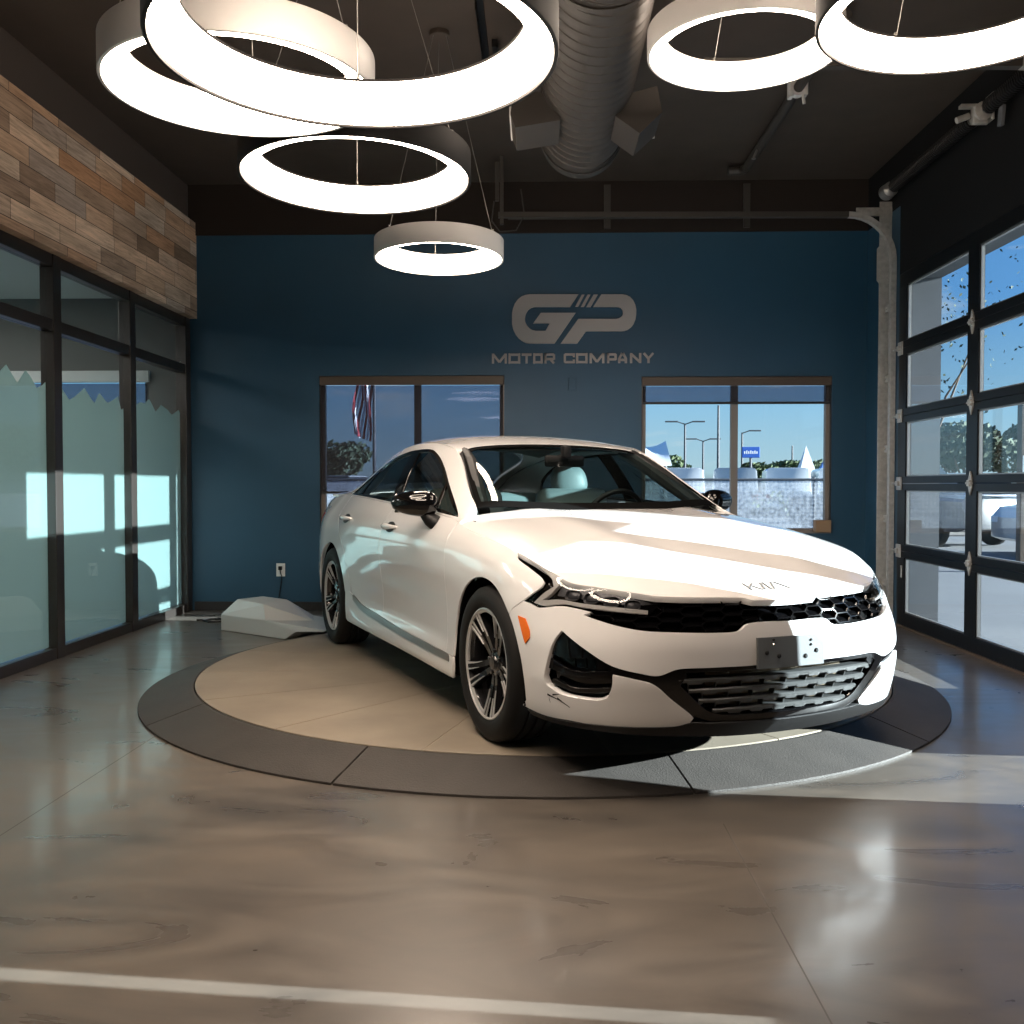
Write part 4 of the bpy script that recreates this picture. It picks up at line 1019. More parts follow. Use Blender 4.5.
for z in (.35, .9, 1.5, 2.1, 2.7):
    b = MB(); b.bb(-.045, -.003, .03, .125, z-.03, z+.03, bev=.002); b.tube([(-.055, .08, z), (-.03, .08, z)], .009, n=8); b.build('track_bracket', 'galvanised', t)
b = MB(); b.bb(-.30, .004, .11, .125, 3.50, 3.57)
for x in (-.25, -.16, -.10, -.06): b.tube([(x, .10, 3.535), (x, .13, 3.535)], .006, n=8)
b.poly([(-.005, 3.35), (-.12, 3.22), (-.12, 2.95), (-.005, 2.80)], .118, .124, lambda a, c, h: (a, h, c)); b.build('corner_plate', 'galvanised', t)
b = MB(); b.bb(-3.36, -3.33, -.02, .02, 3.42, ZC-.002); b.bb(-3.40, -3.37, -.015, .015, 3.62, 3.95)
b.tube([(-3.41, 0, 3.62), (-3.43, 0, 3.45), (-3.36, 0, 3.36), (-3.22, 0, 3.37), (-3.15, 0, 3.50), (-3.18, 0, 3.72)], .006, n=6); b.build('rear_hanger', 'duct_paint', t)
t2 = track(5.50, 'galvanised door track at the near end of the garage door', 2.1)
# torsion shaft and spring above the door
ts = tag(empty('torsion_spring', (XR_-.09, 7.0, 3.66)), 'dark torsion spring and shaft running above the garage door', 'door spring')
b = MB(); b.tube([(0, -1.6, 0), (0, 1.50, 0)], .016, n=12); b.build('shaft', 'galvanised', ts)
b = MB(); V = []
for k0, k1 in ((-1.45, -.42), (-.18, 1.30)):
    nturn = int((k1-k0)/.028); P = [(.045*math.cos(2*PI*i/10), k0+(k1-k0)*i/(nturn*10), .045*math.sin(2*PI*i/10)) for i in range(nturn*10+1)]
    b.tube(P, .0095, n=5)
b.build('coil', 'satin_black', ts)
b = MB(); b.lathe([(.018, 1.36), (.050, 1.37), (.062, 1.38), (.060, 1.46), (.066, 1.47), (.066, 1.49), (.018, 1.50)], 28, 'y'); b.build('cable_drum', 'trim_grey', ts, smooth=True)
b = MB(); b.box((-.01, -.30, -.01), (.10, .05, .13), bev=.008); b.bb(-.14, -.02, -.33, -.28, .03, .05); b.tube([(-.08, -.30, -.02), (-.16, -.30, -.05)], .022, n=10); b.bb(.055, .062, -.36, -.24, -.06, .12); b.lathe([(.02, -.06), (.06, -.05), (.06, .02), (.02, .03)], 20, 'y', (0, -.30, 0)); b.build('winding_bracket', 'galvanised', ts)
b = MB(); b.box((.035, -.52, -.10), (.025, .06, .13), Matrix.Rotation(.15, 3, 'X'), bev=.006); b.tube([(.035, -.50, -.04), (.02, -.46, .02)], .006, n=6); b.build('warning_tag', 'plaster_grey', ts)
# ================================================================ lamps
emit('led_diffuser', (1.0, .82, .66), 40.0)
simple('lamp_white', (.62, .60, .58), rough=.4)
simple('lamp_black', (.0045, .0036, .0032), rough=.6, spec=.25)
simple('steel_wire', (.28, .27, .25), rough=.4, metal=.6)
LAMP_H = .12
def ring_lamp(loc, r, housing, label, tilt=0):
    o = tag(empty('ring_pendant_lamp', loc), label, 'ceiling lamp', 'ring pendant lamps'); o.rotation_euler = (R(-tilt), 0, 0)
    n = 128
    h = MB(); h.lathe([(r-.014, .006), (r-.012, 0), (r-.002, 0), (r, .003), (r, LAMP_H-.003), (r-.003, LAMP_H), (r-.082, LAMP_H), (r-.082, LAMP_H-.006), (r-.020, LAMP_H-.008), (r-.014, .02)], n, closed=True)
    h.build('housing', housing, o, smooth=True, angle=40)
    d = MB(); d.lathe([(r-.0145, .012), (r-.020, .004), (r-.030, .003), (r-.066, .012), (r-.078, .03), (r-.080, LAMP_H-.008)], n); d.build('diffuser', 'led_diffuser', o, smooth=True, angle=80)
    c = MB(); zt = ZC-loc[2]-.001
    c.lathe([(0, zt-.03), (.058, zt-.03), (.062, zt-.026), (.062, zt), (0, zt)], 28); c.build('ceiling_canopy', 'ceiling_paint', o, smooth=True, angle=40)
    for k in range(3):
        a = R(100+120*k); w = MB(); w.tube([((r-.04)*math.cos(a), (r-.04)*math.sin(a), LAMP_H), (.045*math.cos(a), .045*math.sin(a), zt-.03)], .0016, n=5)
        w.lathe([(0, LAMP_H+.03), (.006, LAMP_H+.03), (.006, LAMP_H), (0, LAMP_H)], 8, 'z', ((r-.04)*math.cos(a), (r-.04)*math.sin(a), 0)); w.build('suspension_wire', 'steel_wire', o)
ring_lamp((-.626, 6.134, 2.585), .40, 'lamp_white', 'smallest white ring lamp, lowest of the cluster in front of the blue wall', 1.9)
ring_lamp((-.802, 4.311, 2.520), .50, 'lamp_black', 'black ring lamp hanging just above the small white ring lamp', 2.0)
ring_lamp((-1.012, 3.341, 2.522), .45, 'lamp_white', 'white ring lamp partly hidden behind the biggest black ring, nearest the wood boards')
ring_lamp((-.4725, 2.551, 2.291), .52, 'lamp_black', 'biggest ring lamp, black outside, cut off by the picture top')
ring_lamp((.952, 4.688, 3.204), .45, 'lamp_white', 'pale ring lamp hanging just right of the round duct')
ring_lamp((1.479, 3.522, 2.821), .50, 'lamp_black', 'ring lamp in the top right corner overlapping the pale ring right of the duct')

# ================================================================ duct and pipes under the ceiling
du = tag(empty('air_duct', (.275, 6.8, 3.545)), 'big dark spiral duct hanging under the ceiling, capped at its far end', 'duct')
r = .268; b = MB(); prof = [(0, .012), (r-.03, .012), (r-.006, .004), (r, -.01)]
y = -.02
prof += [(r, -.22), (r+.006, -.225), (r+.006, -.245), (r, -.25)]
for k in range(60): 
    y = -.25-.105*k; prof += [(r, y-.09), (r+.005, y-.094), (r+.005, y-.101), (r, y-.105)]
# spiral seam: turn each ring a little by shearing it along the run
b.lathe([(p, h) for p, h in prof], 48, 'y'); b.v = [(x, yy+(x/r*.05 if yy < -.24 else 0), z) for x, yy, z in b.v]; b.build('duct_pipe', 'duct_paint', du, smooth=True, angle=50)
b = MB(); 
b.poly([(.20, -.10), (.40, -.05), (.43, -.20), (.30, -.32), (.16, -.22)], -1.02, -.62, lambda a, c, h: (a, h, c)); b.build('register', 'duct_paint', du)
b = MB(); b.poly([(-.20, -.10), (-.42, -.05), (-.45, -.20), (-.42, -.28), (-.16, -.24)], -1.02, -.62, lambda a, c, h: (a, h, c)); b.build('register', 'duct_paint', du)
b = MB(); b.bb(.402, .432, -.62, -.612, -.21, -.05); b.bb(-.455, -.447, -1.02, -.60, -.21, -.05); b.build('register_edge', 'lamp_white', du)
for yy in (-.12, -2.4, -4.6):
    b = MB(); b.lathe([(r+.007, yy-.02), (r+.010, yy-.02), (r+.010, yy+.02), (r+.007, yy+.02)], 40, 'y', closed=True); b.bb(-.012, .012, yy-.012, yy+.012, r+.005, ZC-3.545-.001); b.build('hanger_strap', 'duct_paint', du)
pi_ = tag(empty('sprinkler_pipe', (1.78, 8.67, 3.93)), 'short dark ceiling pipe with a pale clamp, right of the round duct', 'pipe')
b = MB(); b.tube([(0, 0, 0), (.0, -1.6, 0), (.0, -2.8, 0)], .035, n=14); b.tube([(0, 0, 0), (-.03, .06, 0), (-.14, .06, 0)], .04, n=12); b.build('pipe_run', 'duct_paint', pi_, smooth=True)
b = MB(); b.lathe([(.036, -.03), (.055, -.03), (.055, .03), (.036, .03)], 18, 'y', (0, -1.72, 0), closed=True); b.box((.05, -1.72, .0), (.03, .07, .10), bev=.006); b.box((-.05, -1.72, -.01), (.03, .07, .11), bev=.006); b.tube([(.03, -1.74, -.03), (.04, -1.74, -.11)], .012, n=8); b.build('clamp', 'lamp_white', pi_)
b = MB(); b.tube([(-.02, -.55, -.02), (-.05, -.55, -.085)], .010, n=8); b.lathe([(.0, -.10), (.018, -.098), (.018, -.09), (0, -.085)], 12, 'z', (-.05, -.55, 0)); b.build('sprinkler_head', 'trim_grey', pi_)
ua = tag(empty('slotted_angle', (-.355, 6.3, 3.9)), 'punched steel angle bolted to the ceiling beside the biggest ring lamp', 'ceiling bracket')
b = MB(); b.bb(-.022, .022, -.55, .5, .094, .099); b.bb(-.022, -.018, -.55, .5, .03, .094); b.build('angle', 'satin_black', ua)
b = MB(); b.bb(.05, .085, -.02, .32, .05, .0995); b.build('junction_box', 'satin_black', ua)
b = MB()
for k in range(12): b.bb(-.0225, -.0221, -.5+.085*k, -.46+.085*k, .05, .07)
b.build('slots', 'trim_grey', ua)
cr_ = tag(empty('conduit', (0, YB-.04, 3.66)), 'thin dark conduit running along the band above the blue wall', 'pipe', kind='structure')
b = MB(); b.tube([(-.30, 0, 0), (2.75, 0, 0)], .016, n=8)
b.build('conduit_tube', 'duct_paint', cr_)
for x in (.62, 1.9): b = MB(); b.bb(x-.03, x+.03, -.01, .016, -.10, .30); b.build('strap', 'duct_paint', cr_)

# ================================================================ turntable
simple('ramp_rubber', (.056, .049, .044), rough=.62, bump=.25, bump_scale=140, vary=.12, vary_scale=6)
simple('seam_highlight', (.42, .36, .28), rough=.7)  # pale tan under the seams stands in for lamp light on panel edges
simple('deck_tile', (.29, .245, .19), rough=.5, bump=.08, bump_scale=90, vary=.16, vary_scale=2.5)
TZ = .09
tt = tag(empty('turntable', (0, 6.0, 0)), 'round car turntable with pale wedge panels inside a dark ramp ring', 'turntable')
def sector(b, prof, a0, a1, n, mi=0):
    """closed radial section swept from a0 to a1"""
    m = len(prof); V = []
    for i in range(n+1):
        a = a0+(a1-a0)*i/n
        for r_, z in prof: V.append((r_*math.cos(a), r_*math.sin(a), z))
    F = [(i*m+k, i*m+(k+1) % m, (i+1)*m+(k+1) % m, (i+1)*m+k) for i in range(n) for k in range(m)]+[tuple(range(m)), tuple(n*m+k for k in range(m))]
    b.add(V, F, mi)
for k in range(10):
    a0 = R(-75+36*k); g = .0022
    b = MB(); sector(b, [(2.30, .0005), (2.30, .010), (2.29, .013), (2.03, TZ-.004), (2.015, TZ-.004), (2.015, .0005)], a0+g, a0+R(36)-g, 20); b.build('ramp_segment', 'ramp_rubber', tt)
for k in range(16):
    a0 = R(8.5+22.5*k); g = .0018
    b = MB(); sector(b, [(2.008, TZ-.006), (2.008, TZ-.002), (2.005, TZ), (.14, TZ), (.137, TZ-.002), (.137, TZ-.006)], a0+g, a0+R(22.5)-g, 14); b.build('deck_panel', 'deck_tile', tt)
b = MB(); b.lathe([(0, TZ-.002), (2.006, TZ-.002), (2.006, .0005), (0, .0005)], 64); b.build('base_plate', 'seam_highlight', tt)

# motor cover on the floor at the turntable's edge
simple('cover_white', (.60, .585, .565), rough=.42, bump=.04, bump_scale=60)
mc = tag(empty('motor_cover', (-2.61, 7.97, 0), math.atan2(-.587, .81)), 'low faceted white motor cover on the floor at the edge of the turntable', 'motor cover')
W_ = .44
V = [(0, 0, .002), (.80, 0, .002), (.93, 0, .072), (1.22, .02, .092), (1.22, W_-.02, .092), (.93, W_, .072), (.80, W_, .002), (0, W_, .002),
     (0, 0, .132), (.57, 0, .130), (1.24, .02, .108), (1.24, W_-.02, .108), (.62, W_, .130), (0, W_, .132),
     (.07, .11, .252), (.46, .065, .244), (.42, W_-.10, .252), (.11, W_-.10, .258), (.25, .22, .266), (.86, W_*.55, .124)]
F = [(0, 1, 9, 8), (1, 2, 9), (2, 3, 10, 9), (3, 4, 11, 10), (4, 5, 12, 11), (5, 6, 12), (6, 7, 13, 12), (7, 0, 8, 13), (8, 9, 15, 14), (8, 14, 17, 13), (12, 13, 17, 16),
     (14, 15, 18), (15, 16, 18), (16, 17, 18), (17, 14, 18), (15, 9, 19), (16, 15, 19), (12, 16, 19), (9, 10, 19), (10, 11, 19), (11, 12, 19), (0, 7, 6, 1), (1, 6, 5, 2), (2, 5, 4, 3)]
cov = raw('cover_shell', V, F, 'cover_white', mc)
bm = bmesh.new(); bm.from_mesh(cov.data); bmesh.ops.recalc_face_normals(bm, faces=bm.faces[:]); bmesh.ops.bevel(bm, geom=bm.edges[:], offset=.006, segments=2, affect='EDGES', profile=.5); bm.to_mesh(cov.data); bm.free()
b = MB(); b.bb(.02, .78, .02, .42, .0005, .002); b.build('base_gasket', 'satin_black', mc)
cbl = tag(empty('power_cable', (-2.8, 8.45, 0)), 'black cable lying on the floor behind the white motor cover', 'cable')
b = MB(); b.tube([(-.20, .06, .009), (-.10, .14, .009), (.02, .10, .009), (.05, -.02, .009), (-.06, -.05, .009), (-.13, .02, .009), (-.02, .09, .022), (.15, .0, .009), (.24, -.12, .009)], .008, n=8); b.build('cable_loop', 'satin_black', cbl, smooth=True)
# wall fittings
simple('outlet_white', (.72, .71, .68), rough=.4)
ol = tag(empty('wall_outlet', (-2.45, YB, .388)), 'white wall outlet with a black plug, low on the blue wall', 'outlet')
b = MB(); b.bb(-.042, .042, -.008, -.001, -.062, .062, bev=.003); b.build('cover_plate', 'outlet_white', ol)
b = MB(); b.bb(-.016, .016, -.040, -.008, .0, .036, bev=.005); b.tube([(0, -.032, .005), (.006, -.034, -.03), (.014, -.02, -.06), (.010, -.012, -.10), (-.02, -.012, -.28), (-.05, -.022, -.36)], .005, n=8); b.build('plug_and_cord', 'satin_black', ol)
b = MB(); b.bb(-.016, .016, -.0095, -.008, -.040, -.010, bev=.0006); b.build('socket_face', 'lamp_white', ol)
bp_ = tag(empty('blank_plate', (.30, YB, 2.132)), 'small blank wall plate painted blue under the lettering', 'wall plate', kind='structure')
b = MB(); b.bb(-.038, .038, -.007, -.001, -.06, .06, bev=.003); b.bb(-.022, .022, -.010, -.007, -.045, .045, bev=.001); b.build('plate', 'blue_paint', bp_)
o2 = tag(empty('wall_outlet', (-4.32, YB, .36)), 'pale wall outlet seen through the frosted film of the glass partition', 'outlet')
simple('cardboard', (.30, .19, .11), rough=.85, bump=.05, bump_scale=80)
b = MB(); b.bb(-.055, .055, -.012, -.001, -.07, .07, bev=.003); b.build('cover_plate', 'outlet_white', o2)
bx = tag(empty('cardboard_box', (2.622, YB-.02, .752)), 'small brown cardboard box on the sill of the right window', 'box')
b = MB(); b.bb(-.070, .070, -.035, .06, 0, .112, bev=.003); b.build('carton', 'cardboard', bx)
b = MB(); b.bb(-.071, .071, -.002, .022, .1125, .1135); b.build('tape', 'valance_brown', bx)

# ================================================================ raised lettering on the blue wall
simple('letter_grey', (.30, .28, .275), rough=.38, metal=.25)
sg = tag(empty('wall_logo', (.30, YB-.001, 2.32)), 'raised grey logo of two joined letters over MOTOR COMPANY on the blue wall', 'sign')
def flat(name, polys, d=.02, mat='letter_grey'):
    b = MB()
    for p in polys: b.poly([(x-.30, z-2.32) for x, z in p], -d, 0, lambda a, c, h: (a, h, c))
    b.build(name, mat, sg)
Gp = [(.355, 2.962), (-.099, 2.964), (-.14, 2.957), (-.176, 2.942), (-.208, 2.916), (-.235, 2.879), (-.254, 2.83), (-.262, 2.784), (-.262, 2.689), (-.25, 2.638), (-.229, 2.593), (-.200, 2.556), (-.166, 2.53), (-.13, 2.513), (-.09, 2.507), (.134, 2.506), (.33, 2.791), (.006, 2.792), (-.065, 2.694), (.088, 2.693), (.05, 2.625), (-.042, 2.625), (-.075, 2.633), (-.10, 2.65), (-.124, 2.676), (-.138, 2.707), (-.142, 2.735), (-.138, 2.764), (-.128, 2.794), (-.109, 2.821), (-.083, 2.838), (-.052, 2.846), (.279, 2.844)]
Pp = [(.568, 2.96), (.758, 2.959), (.80, 2.952), (.835, 2.934), (.863, 2.903), (.882, 2.864), (.892, 2.82), (.892, 2.778), (.885, 2.728), (.868, 2.684), (.845, 2.654), (.817, 2.633), (.785, 2.622), (.75, 2.618), (.426, 2.619), (.344, 2.505), (.191, 2.506), (.355, 2.734), (.706, 2.732), (.734, 2.739), (.755, 2.754), (.766, 2.772), (.768, 2.792), (.763, 2.812), (.749, 2.83), (.73, 2.839), (.706, 2.842), (.492, 2.843)]
flat('logo_letter', [Gp]); flat('logo_letter', [Pp])
for q in ([(.387, 2.958), (.412, 2.958), (.353, 2.848), (.326, 2.848)], [(.441, 2.958), (.467, 2.958), (.407, 2.846), (.378, 2.846)], [(.496, 2.958), (.535, 2.958), (.469, 2.843), (.428, 2.843)]): flat('logo_slash', [q])
def bars(segs, w):
    """letter strokes as thick bars"""
    out = []
    for a, c in segs:
        a = np.array(a, float); c = np.array(c, float); d = c-a; L = np.hypot(*d); d /= L; n = np.array([-d[1], d[0]])*w/2
        out.append([tuple(a-n-d*w*.0), tuple(c-n), tuple(c+n), tuple(a+n)])
    return out
zb_, zt_ = 2.324, 2.416; t_ = .021
def letter(ch, x0, x1):
    W = x1-x0; H = zt_-zb_; h = t_/2; l, r_, m_ = x0+h, x1-h, (x0+x1)/2; B, T, M = zb_+h, zt_-h, (zb_+zt_)/2
    full = {'M': [((l, zb_), (l, zt_)), ((r_, zb_), (r_, zt_)), ((l, zt_-.004), (m_, zb_+.012)), ((m_, zb_+.012), (r_, zt_-.004))],
            'O': [((x0+.01, B), (x1-.01, B)), ((x0+.01, T), (x1-.01, T)), ((l, zb_+.008), (l, zt_-.008)), ((r_, zb_+.008), (r_, zt_-.008)), ((x0+.003, zb_+.012), (x0+.016, zb_+.004)), ((x1-.003, zb_+.012), (x1-.016, zb_+.004)), ((x0+.003, zt_-.012), (x0+.016, zt_-.004)), ((x1-.003, zt_-.012), (x1-.016, zt_-.004))],
            'T': [((x0, T), (x1, T)), ((m_, zb_), (m_, T))],
            'R': [((l, zb_), (l, zt_)), ((x0, T), (x1-.01, T)), ((x0, M-.006), (x1-.01, M-.006)), ((r_, M-.010), (r_, zt_-.008)), ((m_+.005, M-.006), (r_, zb_))],
            'C': [((x0+.01, B), (x1, B)), ((x0+.01, T), (x1, T)), ((l, zb_+.008), (l, zt_-.008)), ((r_, T), (r_, T-.024)), ((r_, B), (r_, B+.024))],
            'P': [((l, zb_), (l, zt_)), ((x0, T), (x1-.008, T)), ((x0, M-.010), (x1-.008, M-.010)), ((r_, M-.016), (r_, zt_-.008))],
            'A': [((l, zb_), (l, M)), ((l, M-.004), (l+.026, zt_)), ((r_, zb_), (r_, M)), ((r_, M-.004), (r_-.026, zt_)), ((l+.018, T), (r_-.018, T)), ((x0+.004, zb_+.030), (x1-.004, zb_+.030))],
            'N': [((l, zb_), (l, zt_)), ((r_, zb_), (r_, zt_)), ((l, zt_-.008), (r_, zb_+.008))],
            'Y': [((x0+.008, zt_), (m_, M-.004)), ((x1-.008, zt_), (m_, M-.004)), ((m_, zb_), (m_, M+.002))]}[ch]
    flat('letter', bars(full, t_), d=.014)
xs = [-.45, -.31, -.295, -.185, -.172, -.08, -.065, .025, .039, .14, .22, .325, .335, .442, .461, .598, .623, .713, .726, .808, .836, .941, .956, 1.059]
for i, ch in enumerate('MOTORCOMPANY'): letter(ch, xs[2*i], xs[2*i+1])
# ================================================================ outside
simple('asphalt', (.13, .135, .145), rough=.9, bump=.2, bump_scale=20, vary=.12, vary_scale=.6)
simple('car_white', (.72, .73, .74), rough=.3, coat=.8)
simple('car_silver', (.42, .44, .46), rough=.3, metal=.4, coat=.8)
simple('car_dark', (.03, .033, .038), rough=.3, coat=.8)
simple('car_glass', (.02, .025, .03), rough=.08)
simple('canvas_white', (.85, .85, .85), rough=.8)
simple('sign_blue', (.02, .10, .42), rough=.5)
simple('canvas_blue', (.10, .22, .50), rough=.8)
simple('pole_grey', (.06, .065, .075), rough=.5)
simple('bark', (.12, .085, .06), rough=.9, bump=.4, bump_scale=30)
simple('leaf_green', (.075, .105, .040), rough=.75, vary=.35, vary_scale=3)
simple('leaf_dark', (.035, .055, .028), rough=.8, vary=.35, vary_scale=2)
simple('grass_dry', (.22, .25, .09), rough=.9, vary=.3, vary_scale=8)
simple('flag_red', (.42, .04, .05), rough=.8)
simple('stucco', (.46, .42, .38), rough=.9, bump=.1)
m, nt, out = nodes_of('chain_link')
d = nt.nodes.new('ShaderNodeBsdfDiffuse'); d.inputs[0].default_value = rgb(.78, .80, .84)
t = nt.nodes.new('ShaderNodeBsdfTransparent'); mx = nt.nodes.new('ShaderNodeMixShader')
mp = mapping(nt, (1, 1, 1), rot=(0, R(45), 0)); ck = tex(nt, 'Checker', Scale=18); nt.links.new(mp.outputs[0], ck.inputs['Vector'])
mp2 = mapping(nt, (1, 1, 1)); nz = tex(nt, 'Noise', Scale=14, Detail=4); nt.links.new(mp2.outputs[0], nz.inputs['Vector'])
mu = nt.nodes.new('ShaderNodeMath'); mu.operation = 'MULTIPLY_ADD'; nt.links.new(ck.outputs['Fac'], mu.inputs[0]); mu.inputs[1].default_value = .35; nt.links.new(nz.outputs['Fac'], mu.inputs[2])
nt.links.new(mu.outputs[0], mx.inputs[0]); nt.links.new(d.outputs[0], mx.inputs[1]); nt.links.new(t.outputs[0], mx.inputs[2]); nt.links.new(mx.outputs[0], out.inputs[0])
GZ = -.12
b = MB(); b.bb(-80, 120, 9.45, 160, GZ-.2, GZ); b.bb(-80, -7.65, -40, 9.45, GZ-.2, GZ); b.bb(3.45, 120, -40, 9.45, GZ-.2, GZ)
struct(b.build('ground', 'asphalt'), 'grey asphalt lot outside the windows', 'ground')
# chain link fence behind the building
fe = tag(empty('chain_link_fence', (0, 20, GZ)), 'grey chain link fence behind the right window', 'fence')
b = MB(); b.bb(-14, 6, -.004, .004, .02, 1.42); b.build('mesh', 'chain_link', fe)
b = MB(); b.tube([(-14, 0, 1.42), (6, 0, 1.42)], .025, n=8); b.build('top_rail', 'pole_grey', fe)
for k in range(7):
    b = MB(); x = -12.6+3.02*k; b.tube([(x, .03, 0), (x, .03, 1.46)], .032, n=8); b.build('post', 'pole_grey', fe)
def at(px, Y): return (px-540)/985.58*Y
def zat(py, Y): return 1.19+(485-py)/985.58*Y
def cone_pole(px, ptop, Y, arms, label):
    o = tag(empty('light_pole', (at(px, Y), Y, GZ)), label, 'light pole', 'parking lot light poles')
    h = zat(ptop, Y)-GZ; b = MB(); b.tube([(0, 0, 0), (0, 0, h)], [.11, .07], n=8); b.build('pole', 'pole_grey', o)
    for s in arms:
        b = MB(); b.tube([(0, 0, h-.05), (s*.5, 0, h+.12)], .04, n=6); b.box((s*.95, 0, h+.14), (.9, .3, .10), bev=.03); b.build('lamp_head', 'pole_grey', o)
cone_pole(684, 424, 70, (-1, 1), 'grey light pole with two lamp heads, left half of the right window')
cone_pole(702, 441, 80, (-1, 1), 'shorter light pole with two heads, second from the left in the right window')
cone_pole(717, 406, 62, (), 'tall thin pole reaching highest in the right window')
cone_pole(740.5, 433, 75, (1,), 'light pole with one head just right of the centre mullion of the right window')
cone_pole(790, 446, 85, (), 'thin bare pole in the right half of the right window')
sgn = tag(empty('pylon_sign', (at(749, 66), 66, GZ)), 'blue roadside sign on a post seen through the right window', 'sign')
b = MB(); h = zat(458, 66)-GZ; b.tube([(0, 0, 0), (0, 0, h)], .09, n=8); b.build('post', 'pole_grey', sgn)
b = MB(); b.bb(-.58, .58, -.1, .1, h, h+.72, bev=.02); b.build('sign_panel', 'sign_blue', sgn)
b = MB()
for k in range(7): b.bb(-.46+.135*k, -.38+.135*k, -.104, -.1, h+.26, h+.26+(.22 if k % 2 else .17))
b.build('sign_stripe', 'canvas_white', sgn)
def tent(px0, px1, pt, Y, mat, label):
    x0, x1 = at(px0, Y), at(px1, Y); o = tag(empty('canopy_tent', ((x0+x1)/2, Y, GZ)), label, 'tent'); w = (x1-x0)/2; ht = zat(pt, Y)-GZ; hb = zat(474, Y)-GZ
    b = MB(); b.add([(-w, -w, hb), (w, -w, hb), (w, w, hb), (-w, w, hb), (0, 0, ht)], [(0, 1, 4), (1, 2, 4), (2, 3, 4), (3, 0, 4), (3, 2, 1, 0)]); b.build('canopy', mat, o)
    for sx in (-1, 1):
        for sy in (-1, 1):
            b = MB(); b.tube([(sx*w*.96, sy*w*.96, 0), (sx*w*.96, sy*w*.96, hb)], .04, n=6); b.build('leg', 'pole_grey', o)
tent(795, 812, 446, 60, 'canvas_white', 'white peaked tent at the right side of the right window')
tent(815, 829, 458, 64, 'canvas_blue', 'blue peaked tent at the right edge of the right window')
sl = tag(empty('shade_sail', (at(655, 40), 40, GZ)), 'white shade sail at the left edge of the right window', 'shade sail')
b = MB(); V = []
for i in range(7):
    for j in range(5):
        u, v = i/6, j/4; V.append((-.45+.95*u+.05*v, -1.2+2.4*v, (zat(470, 40)-GZ)+(zat(446, 40)-zat(470, 40))*(1-.10*math.sin(PI*u))*(.15+.85*v)+.25*u*v))
b.add(V, [(i*5+j, i*5+j+1, (i+1)*5+j+1, (i+1)*5+j) for i in range(6) for j in range(4)]); b.build('sail_cloth', 'canvas_white', sl, smooth=True)
for x in (-.45, .55):
    b = MB(); b.tube([(x, 1.2, 0), (x, 1.2, zat(448, 40)-GZ+.1)], .05, n=6); b.build('mast', 'pole_grey', sl)
